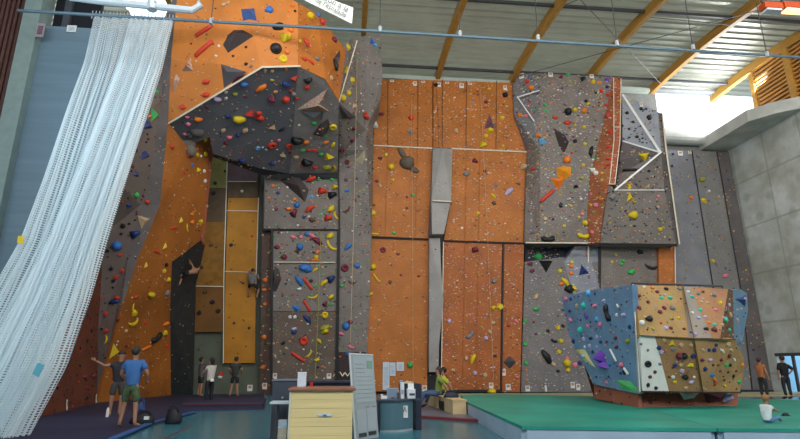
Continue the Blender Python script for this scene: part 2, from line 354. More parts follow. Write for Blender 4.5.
for pp in ([(227.5, 153, YC), (224, 270, YC), (223.3, 363, YC)], [(258.5, 198, YC), (255.8, 290, YC)], [(228, 181.5, YC), (256, 181.5, YC)], [(227, 210.5, YC), (258, 211, YC)], [(225, 271.5, YC), (252, 272, YC)], [(194, 286, YC), (223.5, 286.5, YC)], [(194, 286, YC), (193.4, 332, YC)]):
    strip('white_trim', pp, .8, CREAM, C, out=.04)
# D: grey panelled wall centre left
D = sect('grey_panel_climbing_wall', (300, 393.5), 'taupe grey climbing wall with black joint frame below the dark roof')
panel('upper_panel', [(265, 172, 28.4), (290, 176, 28.5), (338, 175, 28.5), (338, 229, 28.9), (264, 229, 28.9)], GREY, D, 'D', back=30.3)
panel('lower_panel', [(273, 231, 28.9), (337, 231, 28.9), (337, 311, 29.3), (272.5, 311, 29.3)], GREY, D, 'D', back=30.3)
panel('bottom_panel', [(272.5, 311.5, 29.3), (337, 311.5, 29.3), (338, 394, 29.6), (272, 394, 29.6)], mat('taupe_dirty', (.135, .102, .08), .75, .15, 1.2, speck=(6, .1, (.3, .24, .2))), D, 'D', back=30.3)
panel('side_panel', [(262, 229, 29.2), (271, 229, 29.2), (270.5, 394, 29.6), (260, 394, 29.8)], mat('brown_side', (.10, .062, .048), .75, .2), D, 'D', back=30.3, label='narrow brown side')
strip('black_joint', [(263, 229.5, 28.9), (338, 229.8, 28.9)], 1.8, BLACK, D)
strip('black_joint', [(272.3, 230, 28.9), (271.3, 394, 29.6)], 2.2, BLACK, D)
strip('pale_joint', [(274, 262, 29.0), (335, 262.3, 29.0)], .9, CREAM, D)
# E: grey column
E_ = sect('grey_column_climbing_wall', (352, 393), 'tall taupe grey climbing column with wavy right edge')
panel('taupe_panel', [(338, 101, 24.5), (346, 50, 24.8), (352, 37, 25.6), (366, 36, 25.6), (366, 130, 27.5), (345, 150, 27.8), (338, 160, 28.3)], GREY, E_, 'E', back=30.3)
panel('taupe_panel', [(366, 36, 25.6), (380.5, 34, 25.8), (382.5, 78, 26.6), (381, 97, 27.2), (373.5, 118, 28.2), (373.5, 150, 29.2), (366, 150, 28.0), (366, 130, 27.5)], GREY, E_, 'E', back=30.3)
panel('taupe_panel', [(338, 160, 28.3), (345, 150, 27.8), (366, 130, 27.5), (366, 150, 28.0), (373.5, 150, 29.2), (371.5, 237, 29.2), (366, 393, 29.7), (338, 394, 29.7), (338, 230, 29)], GREY, E_, 'E', back=30.3)
strip('black_joint', [(338.5, 100, 24.5), (338.5, 172, 28.3), (339.5, 230, 28.9)], 1.5, BLACK, E_)
strip('black_joint', [(338.8, 231, 28.9), (336.5, 394, 29.6)], 3.0, BLACK, E_)
strip('white_edge_strip', [(339, 102, 24.5), (357, 41, 25)], 1.1, CREAM, E_)
panel('dark_foot_panel', [(338, 352, 29.5), (366, 352, 29.5), (366, 393, 29.6), (338, 394, 29.6)], mat('brown_black', (.05, .03, .03), .8, .1), E_, 'E', thick=.05, label='dark foot panel')
strip('white_zigzag', [(340, 372, 29.4), (342.5, 376, 29.4), (345, 372.5, 29.4), (347.5, 376, 29.4), (350, 372.5, 29.4)], .9, CREAM, E_, out=.05)
# F, H: orange walls
F_ = sect('orange_climbing_wall', (400, 392.5), 'orange plywood climbing wall left of the grey fin')
YW = 29.75
panel('orange_panel', [(375, 79, YW), (432.5, 80, YW), (432.5, 147.5, YW), (430, 238.5, YW), (370, 236, YW), (373.5, 150, YW)], ORANGE, F_, 'F', back=30.3)
panel('orange_panel', [(369, 238.3, YW), (429, 240.5, YW), (427, 391, YW), (365.5, 391.5, YW)], ORANGE, F_, 'F', back=30.3)
strip('black_joint', [(369, 237.5, YW), (430, 239.7, YW)], 1.3, BLACK, F_)
for x in (388, 418, 442.5): strip('panel_joint', [(x, 80, YW), (x - .3, 148, YW)], .7, mat('joint_brown', (.12, .05, .02), .8), F_, out=.02)
for x in (388, 418): strip('panel_joint', [(x - .3, 148, YW), (x - 3, 236, YW)], .4, mat('joint_orange', (.36, .11, .02), .8), F_, out=.02)
strip('white_edge_strip', [(373, 145.3, YW), (433, 148.3, YW)], 1.3, CREAM, F_)
strip('black_joint', [(368.6, 238, YW), (366, 392, YW)], 1.6, BLACK, F_)
H_ = sect('orange_climbing_wall', (480, 391), 'wide orange plywood climbing wall right of the grey fin')
panel('orange_panel', [(433.5, 80, YW), (515, 83, YW), (514, 115, YW), (529, 150, YW), (526, 190, YW), (525, 242.5, YW), (444, 240, YW), (451, 200, YW), (452, 148, YW), (433.5, 147.5, YW)], ORANGE, H_, 'H', back=30.3)
ORB = mat('orange_brown_plywood', (.36, .10, .018), .6, .16, .9, speck=(5.5, .10, (.5, .3, .2)))
panel('orange_panel', [(444, 242, YW), (502, 244, YW), (500, 390.5, YW), (441, 391, YW)], ORB, H_, 'H', back=30.3)
panel('orange_panel', [(504.5, 244, YW), (524, 244.5, YW), (520, 392, YW), (502, 392, YW)], ORB, H_, 'H', back=30.3)
strip('black_joint', [(445, 241, YW), (525, 243.6, YW)], 1.3, BLACK, H_)
strip('black_joint', [(503.6, 244, YW), (501.3, 391, YW)], 1.6, BLACK, H_)
for x in (466.5, 496.5): strip('panel_joint', [(x, 81, YW), (x - .5, 150, YW)], .7, mat('joint_brown', (0, 0, 0)), H_, out=.02)
for x in (466.5, 480): strip('panel_joint', [(x, 152, YW), (x - 4, 390, YW)], .4, mat('joint_orange', (0, 0, 0)), H_, out=.02)
strip('white_edge_strip', [(452, 148.5, YW), (531, 152, YW)], 1.3, CREAM, H_)
strip('dark_foot_strip', [(441, 391, YW), (501, 391, YW)], 2.4, BLACK, H_)  # black strip stands in for the dark gap under the panels
# G: grey fin
G_ = sect('grey_fin_climbing_wall', (436, 391), 'narrow pale grey fin between the two orange climbing walls')
panel('upper_fin', [(433, 148, 29.3), (443, 148, 28.9), (452.5, 149, 29.3), (451, 200, 29), (444, 234, 28.8), (432, 234, 28.8), (431.5, 200, 29)], mat('pale_grey_panel', (.32, .30, .285), .75, .1, 1.2), G_, 'G', back=30.3)
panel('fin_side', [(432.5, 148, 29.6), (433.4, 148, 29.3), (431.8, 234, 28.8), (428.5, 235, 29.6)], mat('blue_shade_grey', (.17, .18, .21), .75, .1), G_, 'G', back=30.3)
panel('lower_fin', [(429.5, 238, 29.3), (440, 238, 29.3), (441, 268, 29.2), (443.5, 300, 29.1), (439, 345, 29.3), (438.5, 372, 29.4), (429, 372, 29.4)], mat('pale_grey_panel', (0, 0, 0)), G_, 'G', back=30.3)
panel('slot_shade', [(428.5, 235, 29.9), (445, 235, 29.9), (441.5, 391, 29.9), (427, 391, 29.9)], BLACK, G_, 'G', back=30.3, label='dark slot')  # black panel carries the slot's shade in its colour
strip('white_edge_strip', [(433, 200.5, 28.9), (451, 201.5, 28.9)], 1.1, CREAM, G_)
strip('white_edge_strip', [(443.5, 242, YW), (441.2, 390, YW)], .9, CREAM, G_, out=.1)
# I: big grey bulge and its rust flank
I_ = sect('bulging_climbing_wall', (560, 390), 'grey bulging climbing wall with rust-orange right flank, upper centre right')
panel('grey_bulge', [(513, 84, 29.6), (520, 73, 29.1), (540, 73.5, 28.6), (540, 150, 28.5), (528, 150, 29.5), (514, 115, 29.6)], mat('bulge_left', (.18, .172, .18), .75, .12, 1.2, speck=(6, .1, (.34, .33, .33))), I_, 'I', back=30.3)
panel('grey_bulge', [(540, 73.5, 28.6), (613, 77, 28.3), (604, 125, 28.0), (591, 175, 27.9), (587, 215, 28.4), (588, 243, 28.8), (540, 243, 28.9), (540, 150, 28.5)], GREY, I_, 'I', back=30.3)
panel('grey_bulge', [(528, 150, 29.5), (540, 150, 28.5), (540, 243, 28.9), (524.5, 242.5, 29.5), (526, 190, 29.5)], GREY, I_, 'I', back=30.3)
panel('rust_flank', [(613, 77, 28.3), (613.5, 140, 27.2), (609, 184, 27.0), (603, 215, 27.8), (599.5, 243, 28.3), (588, 243, 28.8), (587, 215, 28.4), (591, 175, 27.8), (604, 125, 27.9)], mat('rust_flank_m', (.31, .095, .035), .65, .15, 1, speck=(6, .1, (.2, .15, .15))), I_, 'I', back=30.3, label='rust-orange flank')
panel('rust_rim', [(613, 77, 28.3), (621.5, 78, 28.3), (620.5, 140, 27.2), (615, 184, 27.0), (609, 184, 27.0), (613.5, 140, 27.2)], RUST, I_, 'I', back=30.3, label='rust rim with white outline')
strip('white_edge_strip', [(613.6, 78, 28.3), (614, 140, 27.2), (609.5, 184, 27), (615, 184, 27), (620, 140, 27.2), (621, 79, 28.3)], .8, CREAM, I_)
strip('white_edge_strip', [(614, 127, 27.4), (620, 127, 27.4)], .8, CREAM, I_)
strip('white_edge_strip', [(613, 155, 27.2), (618.6, 155, 27.2)], .8, CREAM, I_)
strip('white_edge_strip', [(539, 90.5, 28.4), (517.5, 97, 29.2), (534, 121, 28.7)], 1.1, WHITE, I_)
# J: faceted grey
J_ = sect('faceted_climbing_wall', (640, 390), 'faceted grey climbing wall crossed by white zigzag edges, upper right')
GJ = mat('facet_blue_grey', (.30, .32, .36), .75, .12, 1.2)
panel('upper_facet', [(622, 93, 28.3), (658, 112, 28.0), (661, 152, 26.8), (622.5, 140, 27.8)], GJ, J_, 'J', back=30.3, label='pale blue-grey facet')
panel('dark_facet', [(622.5, 140, 27.8), (661, 152, 26.8), (618, 175, 28.4), (619, 160, 28)], GREYM, J_, 'J', back=30.3, label='dark shaded facet')  # shade of the recessed facet put into its charcoal colour
panel('middle_facet', [(661, 152, 26.8), (664.5, 190, 27.3), (615, 190.5, 27.2), (618, 175, 28.4)], GREY, J_, 'J', back=30.3)
panel('lower_facet', [(615, 190.5, 27.2), (664.5, 190, 27.3), (676, 244, 28.3), (600, 243, 28.3), (609, 184.5, 27.0)], GREY, J_, 'J', back=30.3)
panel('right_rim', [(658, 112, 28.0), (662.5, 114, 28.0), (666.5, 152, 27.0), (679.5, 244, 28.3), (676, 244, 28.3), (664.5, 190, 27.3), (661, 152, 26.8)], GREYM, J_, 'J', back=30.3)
strip('white_edge_strip', [(623, 95, 28.2), (660.5, 152.5, 26.8)], 2.2, WHITE, J_)
strip('white_edge_strip', [(623, 141, 27.8), (660.5, 152.5, 26.8)], 1.5, WHITE, J_)
strip('white_edge_strip', [(660.5, 152.5, 26.8), (615, 190, 27.2)], 1.7, WHITE, J_, out=.12)
strip('white_edge_strip', [(615, 190, 27.2), (664, 190, 27.3)], .9, WHITE, J_)
strip('white_edge_strip', [(662.5, 115, 28.0), (666.5, 152, 27.0), (672, 190, 27.5), (679.5, 244, 28.2)], 1.3, CREAM, J_, out=.1)
# K: lower grey walls under the bulges
K_ = sect('lower_grey_climbing_wall', (560, 392), 'grey climbing wall with dark hollow, directly under the bulge')
panel('main_panel', [(525, 262, 29.7), (563, 257, 29.7), (575, 262, 29.6), (600, 262, 29.4), (600, 392, 29.8), (521, 392, 29.9)], mat('grey_low', (.18, .165, .165), .75, .14, 1.2, speck=(6, .1, (.36, .34, .33))), K_, 'K', back=30.3)
panel('hollow_panel', [(525, 245, 30.2), (575, 245, 30.2), (580, 262, 30.0), (525, 264, 30.0)], mat('hollow_shade', (.03, .035, .045), .8, .1), K_, 'K', back=30.35, label='dark hollow')  # shade under the bulge painted as a near-black panel
panel('blue_flap', [(575, 246, 29.4), (598, 246, 29.4), (599, 292, 29.5), (575, 300, 29.6), (564, 262, 29.6)], GREYB, K_, 'K', back=30.3, label='blue-grey insert')
strip('black_joint', [(525, 243.7, 29), (598, 243.8, 28.5), (677, 245.8, 28.3)], 1.4, BLACK, K_)
strip('cream_edge_strip', [(526, 242.6, 28.7), (590, 243, 28.6)], 1.2, CREAM, K_, out=.1)
strip('cream_edge_strip', [(588.3, 244, 29.3), (588.3, 262, 29.3)], .9, CREAM, K_, out=.05)
strip('black_joint', [(599.6, 245, 29.3), (598.7, 292, 29.6)], 1.8, BLACK, K_)
K2 = sect('lower_grey_climbing_wall', (630, 392), 'plain grey climbing wall under the faceted wall, behind the free-standing boulder')
panel('main_panel', [(601, 245, 29.4), (658.5, 246, 29.4), (660, 392, 29.8), (601, 392, 29.8)], GREY, K2, 'K2', back=30.3)
panel('orange_pillar', [(658.5, 246, 29.2), (674.5, 246, 29.2), (676, 392, 29.5), (661, 392, 29.5)], mat('orange_pillar_m', (.47, .15, .035), .65, .12), K2, 'K2', back=30.3, label='orange narrow panel')
strip('white_edge_strip', [(675, 246, 29.1), (677, 392, 29.4)], .8, CREAM, K2)
# L: back right grey wall
L_ = sect('right_grey_climbing_wall', (720, 391), 'dark grey climbing wall in the right corner beside the raw concrete')
GL = mat('grey_right', (.20, .188, .18), .75, .12, 1.0, speck=(6, .1, (.32, .30, .28)))
panel('left_panel', [(664, 150, 30.0), (691.5, 151, 30.0), (713, 290, 30.0), (724, 392, 30.0), (676, 392, 30.0)], mat('grey_right_blue', (.215, .215, .235), .75, .12, 1.0), L_, 'L', back=30.3)
panel('middle_panel', [(692.5, 151, 30.0), (716.5, 152, 30.0), (740.5, 290, 30.0), (752, 392, 30.0), (725, 392, 30.0), (714, 290, 30.0)], GL, L_, 'L', back=30.3)
panel('right_panel', [(717.5, 152, 30.0), (728.5, 152, 30.0), (774, 392, 30.0), (753, 392, 30.0), (741.5, 290, 30.0)], GREYM, L_, 'L', back=30.3)
strip('black_joint', [(692, 151, 30), (713.5, 290, 30), (724.5, 392, 30)], 1.1, BLACK, L_)
strip('black_joint', [(717, 152, 30), (741, 290, 30), (752.5, 392, 30)], 1.1, BLACK, L_)
strip('dark_foot_strip', [(679, 391, 30), (773, 391.5, 30)], 3, BLACK, L_)  # black strip along the dark foot of the corner wall

# boulder standing on the mat
BO = empty('bouldering_block', onZ(680, 402, .4), 'free-standing blue and tan bouldering block on the green mat', 'bouldering block')
BLUEP = mat('blue_resin', (.155, .275, .43), .6, .14, 1.6, bump=.1)
TAN = mat('tan_plywood', (.38, .235, .085), .65, .18, 1.5, speck=(9, .1, (.2, .12, .06)))
TANB = mat('tan_brown_plywood', (.36, .18, .08), .65, .18, 1.5, speck=(9, .1, (.15, .09, .05)))
GT = mat('grey_tan', (.29, .255, .215), .7, .12, 1.5)
bp_ = lambda *a, **k: panel(*a, **k)
def on_plane(ref, pix):
    a, b_, c = [onY(*r) for r in ref]; nn = (b_ - a).cross(c - a); out = []
    for x, y in pix:
        d = ray(x, y); t = (a - ORG0).dot(nn) / d.dot(nn); out.append((x, y, d.y * t))
    return out
ORG0 = Vector((0, 0, EYE))
p_bl = (594, 398, 18.0); p_bc = (639, 408, 13.85); p_br = (738, 407, 13.8)
panel('brick_red_base', [(594, 384, 16.6), (638, 394, 14.0), (639, 408, 13.95), (594, 398.3, 16.65)], mat('brick_red_board', (.31, .095, .055), .7, .1, 2), BO, 'M', thick=.1, label='brick-red base')
panel('brick_red_base', [(638, 388, 14.3), (738, 390, 14.3), (738, 407, 14.2), (639, 408, 14.0)], mat('brick_red_board', (0, 0, 0)), BO, 'M', thick=.1, label='brick-red base')
panel('blue_face', on_plane([(638, 394, 13.9), (593, 384, 16.5), (632, 285, 13.3)], [(561.5, 297), (600, 288.5), (632, 285), (635, 335), (638, 394), (593, 384), (585, 366), (575, 349.5), (569, 335), (566, 318)]), BLUEP, BO, 'M', thick=.15, label='blue face')
panel('white_corner', [(632, 285, 13.7), (634.5, 285, 13.65), (640, 335, 13.2), (642.5, 391, 13.6), (638, 394, 13.9), (635, 335, 13.5)], mat('mushroom_edge', (.45, .40, .36), .6, .08), BO, 'M', thick=.1)
panel('tan_upper_face', [(634.5, 285, 13.65), (683, 286.5, 13.9), (686, 310, 13.5), (689, 338, 13.0), (640, 335.5, 13.1)], TAN, BO, 'M', thick=.15)
panel('grey_tan_face', [(683, 286.5, 13.9), (690, 287, 14.0), (712, 338, 13.0), (689, 338, 13.0)], GT, BO, 'M', thick=.15, label='grey-tan wedge')
panel('brown_upper_face', [(690, 287, 14.0), (728, 289, 14.2), (720, 339, 13.0), (712, 338, 13.0)], TANB, BO, 'M', thick=.15)
panel('brown_end_face', [(728, 289, 14.2), (733, 290, 14.9), (734, 339, 14.3), (720, 339, 13.0)], mat('umber_end', (.16, .08, .035), .7, .15), BO, 'M', thick=.15, label='dark brown end')
panel('blue_end', [(733, 290, 14.9), (740, 289, 15.2), (747, 293, 15.6), (748, 310, 15.6), (743, 340, 15.2), (740, 352, 15), (734, 340, 14.4)], mat('blue_end_m', (.13, .23, .34), .6, .1, 2), BO, 'M', thick=.4, label='blue rounded end')
panel('white_lower_face', [(640, 335.5, 13.1), (655, 337, 13.05), (669, 391.5, 13.5), (642.5, 391, 13.6)], mat('chalk_white_board', (.88, .79, .75), .6, .06), BO, 'M', thick=.15, label='off-white face')
panel('brown_lower_face', [(655, 337, 13.05), (694, 338.5, 12.9), (703, 392, 13.4), (669, 391.5, 13.5)], TANB, BO, 'M', thick=.15)
panel('tan_lower_face', [(694, 338.5, 12.9), (735, 339.5, 13.2), (744, 358, 13.7), (744, 372, 13.8), (740, 392, 13.9), (703, 392, 13.4)], mat('tan_low', (.44, .235, .10), .65, .18, 1.5, speck=(9, .1, (.2, .12, .06))), BO, 'M', thick=.15)
strip('dark_edge', [(640, 335.5, 13.1), (694, 338.5, 12.9), (735, 339.5, 13.1)], 1.1, mat('edge_brown', (.12, .06, .03)), BO, out=.03)
strip('dark_edge', [(683, 286.5, 13.9), (694, 338.5, 12.9), (703, 392, 13.4)], 1.0, mat('edge_brown', (.12, .06, .03)), BO, out=.03)
strip('white_edge_strip', [(633, 285, 13.65), (636.5, 335, 13.4), (640, 391, 13.7)], 1.0, WHITE, BO, out=.05)
strip('dark_foot_edge', [(642, 391.5, 13.6), (703, 392.5, 13.4), (740, 392.5, 13.9)], 1.3, BLACK, BO, out=.0)
# back of the block
_q = on_plane([(638, 394, 13.9), (593, 384, 16.5), (632, 285, 13.3)], [(561.5, 297), (577, 345), (600, 288.5)]); print('BLUE', _q)
P = [onY(_q[0][0] + 3, _q[0][1], _q[0][2] + .3), onY(632, 285, 13.7), onY(683, 286.5, 13.9), onY(733, 290, 14.9), onY(747, 293, 15.6)]
bm = bmesh.new(); c0 = Vector((11.5, 18.3, 3.4))
top = [bm.verts.new(p - Vector((0, 0, .1))) for p in P] + [bm.verts.new((12.6, 18.0, 3.6)), bm.verts.new((9.3, 18.9, 3.6))]
bot = [bm.verts.new(v) for v in (onZ(597, 397.5, .4), onZ(640, 408, .4), onZ(690, 408, .4), onZ(736, 407, .4), (11.6, 15.6, .4), (12.4, 18, .4), (9.3, 18.6, .4))]
bot = [v for v in bot]
for v in bot: v.co.y += .25
bm.faces.new(top)
for i in range(7):
    if i >= 4: bm.faces.new((bot[i], bot[(i + 1) % 7], top[(i + 1) % 7], top[i]))
bmesh.ops.recalc_face_normals(bm, faces=bm.faces[:])
obj('plain_back', bm, mat('brick_red_board', (0, 0, 0)), BO)
# rail on top
bm = bmesh.new(); q0 = onY(632, 283, 13.9); q1 = onY(722, 286, 14.2)
tube(bm, [q0, q1], .03, 6); tube(bm, [q0 - Vector((0, 0, .15)), q0], .025, 6); tube(bm, [q1 - Vector((0, 0, .2)), q1], .025, 6); tube(bm, [(q0 + q1) / 2 - Vector((0, 0, .2)), (q0 + q1) / 2], .025, 6)
obj('top_rail', bm, DARKST, BO)

# ------------------------------------------------------------------ surfaces for placing things
verts = []; faces = []; keys = []
for t, k in TRI:
    i = len(verts); verts += [Vector(v) for v in t]; faces.append((i, i + 1, i + 2)); keys.append(k)
BVH = BVHTree.FromPolygons(verts, faces)
ORG = Vector((0, 0, EYE))
def hit(px, py):
    d = ray(px, py).normalized(); r = BVH.ray_cast(ORG, d)
    if r[0] is None: return None
    n_ = r[1] if r[1].dot(d) < 0 else -r[1]
    return r[0], n_, keys[r[2]]
exec_after = []

# ------------------------------------------------------------------ climbing holds
CO = {'red': (.60, .045, .022), 'orange': (.80, .20, .02), 'yellow': (.68, .49, .012), 'green': (.05, .42, .10), 'blue': (.04, .17, .50), 'navy': (.02, .04, .16),
      'black': (.012, .012, .014), 'white': (.75, .74, .70), 'pink': (.80, .19, .28), 'maroon': (.17, .02, .04), 'purple': (.16, .04, .42), 'tan': (.55, .38, .22),
      'grey': (.20, .20, .21), 'lightblue': (.10, .42, .78), 'olive': (.32, .32, .03), 'brown': (.10, .05, .03), 'lilac': (.48, .40, .62), 'turquoise': (.02, .55, .38)}
HM = {k: mat('hold_' + k, v, .5, .06, 6) for k, v in CO.items()}
def rot_in(n_, ang):
    """matrix: local z = n_, local x turned by ang (degrees) from the horizontal right"""
    n_ = n_.normalized(); x = Vector((0, 0, 1)).cross(n_)
    x = Vector((1, 0, 0)) if x.length < .05 else x.normalized()
    y = n_.cross(x).normalized()
    a = math.radians(ang); X = x * math.cos(a) + y * math.sin(a); Y = n_.cross(X)
    return Matrix((X, Y, n_)).transposed()
def lump(seed, sx, sy, sz, amp=.18, flat=True):
    rnd = random.Random(seed); bm = bmesh.new(); bmesh.ops.create_icosphere(bm, subdivisions=2, radius=.5)
    ph = [rnd.uniform(0, 6) for _ in range(6)]
    for v in bm.verts:
        c = v.co; k = 1 + amp * (math.sin(c.x * 6 + ph[0]) * math.sin(c.y * 7 + ph[1]) + .5 * math.sin(c.z * 9 + ph[2] + c.x * 5))
        v.co = Vector((c.x * sx * k, c.y * sy * k, max(c.z, -.1) * sz * k + .02))
    for f in bm.faces: f.smooth = True
    return bm
def bean(ctrl, rad, sz=.8):
    bm = bmesh.new(); rings = []
    for i, (x, y) in enumerate(ctrl):
        a = ctrl[max(i - 1, 0)]; c = ctrl[min(i + 1, len(ctrl) - 1)]; dx, dy = c[0] - a[0], c[1] - a[1]; l = math.hypot(dx, dy); nx, ny = -dy / l, dx / l
        r = rad[i]; rings.append([bm.verts.new((x + nx * r * math.cos(t), y + ny * r * math.cos(t), max(-.02, r * sz * math.sin(t) + r * .4))) for t in [2 * PI * k / 8 for k in range(8)]])
    for a, c in zip(rings, rings[1:]):
        for k in range(8): bm.faces.new((a[k], a[(k + 1) % 8], c[(k + 1) % 8], c[k]))
    bm.faces.new(rings[0]); bm.faces.new(rings[-1]); bmesh.ops.recalc_face_normals(bm, faces=bm.faces[:])
    for f in bm.faces: f.smooth = True
    return bm
def ring_hold():
    bm = bmesh.new(); prof = [(.5, 0), (.46, .16), (.36, .26), (.24, .22), (.16, .10), (.12, .04)]; n_ = 14; R = []
    for r, z in prof: R.append([bm.verts.new((r * math.cos(2 * PI * k / n_), r * math.sin(2 * PI * k / n_), z)) for k in range(n_)])
    for a, c in zip(R, R[1:]):
        for k in range(n_): bm.faces.new((a[k], a[(k + 1) % n_], c[(k + 1) % n_], c[k]))
    bm.faces.new(R[-1])
    for f in bm.faces: f.smooth = True
    return bm
def pyr(poly, apex, h):
    bm = bmesh.new(); b_ = [bm.verts.new((x, y, 0)) for x, y in poly]; a = bm.verts.new((apex[0], apex[1], h)); bm.faces.new(b_[::-1])
    for i in range(len(b_)): bm.faces.new((b_[i], b_[(i + 1) % len(b_)], a))
    bmesh.ops.recalc_face_normals(bm, faces=bm.faces[:]); return bm
def mesh_of(bm, name):
    me = bpy.data.meshes.new(name); bm.normal_update(); bm.to_mesh(me); bm.free(); me.materials.append(HM['white']); return me
PROTO = {
 'knob': mesh_of(lump(1, 1, .9, .9), 'knob'), 'jug': mesh_of(lump(2, 1, .62, .7), 'jug'), 'chunk': mesh_of(lump(5, 1, .8, .8, .35), 'chunk'),
 'ball': mesh_of(lump(3, 1, 1, 1.1, .03), 'ball'), 'crimp': mesh_of(lump(4, 1, .34, .45), 'crimp'), 'ring': mesh_of(ring_hold(), 'ring'),
 'bar': mesh_of(bean([(-.5, 0), (-.45, 0), (-.2, .01), (.2, 0), (.45, 0), (.5, 0)], [.03, .085, .10, .10, .085, .03]), 'bar'),
 'banana': mesh_of(bean([(-.5, .16), (-.38, .04), (-.18, -.06), (.05, -.09), (.28, -.03), (.42, .09), (.5, .2)], [.02, .08, .11, .12, .11, .08, .02]), 'banana'),
 'kidney': mesh_of(bean([(-.5, .1), (-.4, .06), (-.2, -.04), (0, -.06), (.2, -.02), (.38, .1), (.48, .16)], [.04, .18, .2, .15, .19, .19, .04]), 'kidney'),
 'pinch': mesh_of(bean([(-.5, 0), (-.4, 0), (0, .05), (.4, 0), (.5, 0)], [.03, .13, .22, .15, .03]), 'pinch'),
 'triangle': mesh_of(pyr([(-.5, -.4), (.5, -.4), (0, .5)], (0, -.08), .35), 'triangle'),
 'wedge': mesh_of(pyr([(-.5, -.25), (.5, -.12), (.15, .4), (-.3, .3)], (.05, .1), .3), 'wedge'),
}
WORD = {'knob': 'rounded', 'jug': 'oval', 'chunk': 'lumpy', 'ball': 'ball-shaped', 'crimp': 'slim', 'ring': 'ring-shaped', 'bar': 'long straight', 'banana': 'curved banana-like', 'kidney': 'kidney-shaped', 'pinch': 'spindle-shaped', 'triangle': 'triangular', 'wedge': 'wedge-shaped', 'poly': 'flat-sided'}
WHERE = {'X': 'dark hollow under the leaning orange face', 'A': 'taupe and red-brown wall beside the net', 'B': 'overhanging orange and charcoal tower', 'C': 'recessed amber wall', 'D': 'black-framed taupe wall', 'E': 'taupe column with wavy edge',
         'F': 'orange wall left of the fin', 'H': 'orange wall right of the fin', 'G': 'pale grey fin', 'I': 'grey bulge', 'J': 'faceted zigzag wall', 'K': 'grey wall under the bulge', 'K2': 'grey wall behind the block', 'L': 'dark corner wall', 'M': 'bouldering block'}
HREC = []      # (obj, colour, shape, key, px, py)
def hold(px, py, shape, col, size, ang=0, asp=1.0):
    h = hit(px, py)
    if not h: print('MISS', px, py); return
    p, n_, key = h
    o = bpy.data.objects.new('climbing_hold', PROTO[shape]); COL.objects.link(o)
    s = size * mpp(p)
    o.matrix_world = Matrix.Translation(p) @ (rot_in(n_, ang).to_4x4()) @ Matrix.Diagonal((s, s * asp, s * min(1, asp * 1.1), 1))
    o.material_slots[0].link = 'OBJECT'; o.material_slots[0].material = HM[col]
    HREC.append((o, col, shape, key, px, py)); return o
def volume(pts, apex, height, col, label, name='climbing_volume', studs=(), m=None):
    """flat-sided wooden volume: outline in pixels on the wall; apex raised by height metres"""
    H3 = [hit(*p) for p in pts]; ha = hit(*apex); n_ = ha[1]
    base = [h[0] if h else onY(p[0], p[1], ha[0].y) for h, p in zip(H3, pts)]
    org = ha[0]
    bm = bmesh.new(); b_ = [bm.verts.new(q - org) for q in base]; a = bm.verts.new(n_ * height)
    for i in range(len(b_)): bm.faces.new((b_[i], b_[(i + 1) % len(b_)], a))
    bm.faces.new(b_[::-1]); bmesh.ops.recalc_face_normals(bm, faces=bm.faces[:])
    o = obj(name, bm, m or HM[col]); o.location = org
    tag(o, label, 'climbing volume', 'flat-sided volumes')
    for sp in studs:
        x, y, c, s = sp
        q = hit(x, y)[0] + n_ * height * .55
        bm = lump(int(x * 7 + y), s * mpp(q), s * mpp(q) * .8, s * mpp(q) * .9)
        for v in bm.verts: v.co = v.co + (q - org)
        obj('screwed_on_grip', bm, HM[c], o, world=False)
    return o

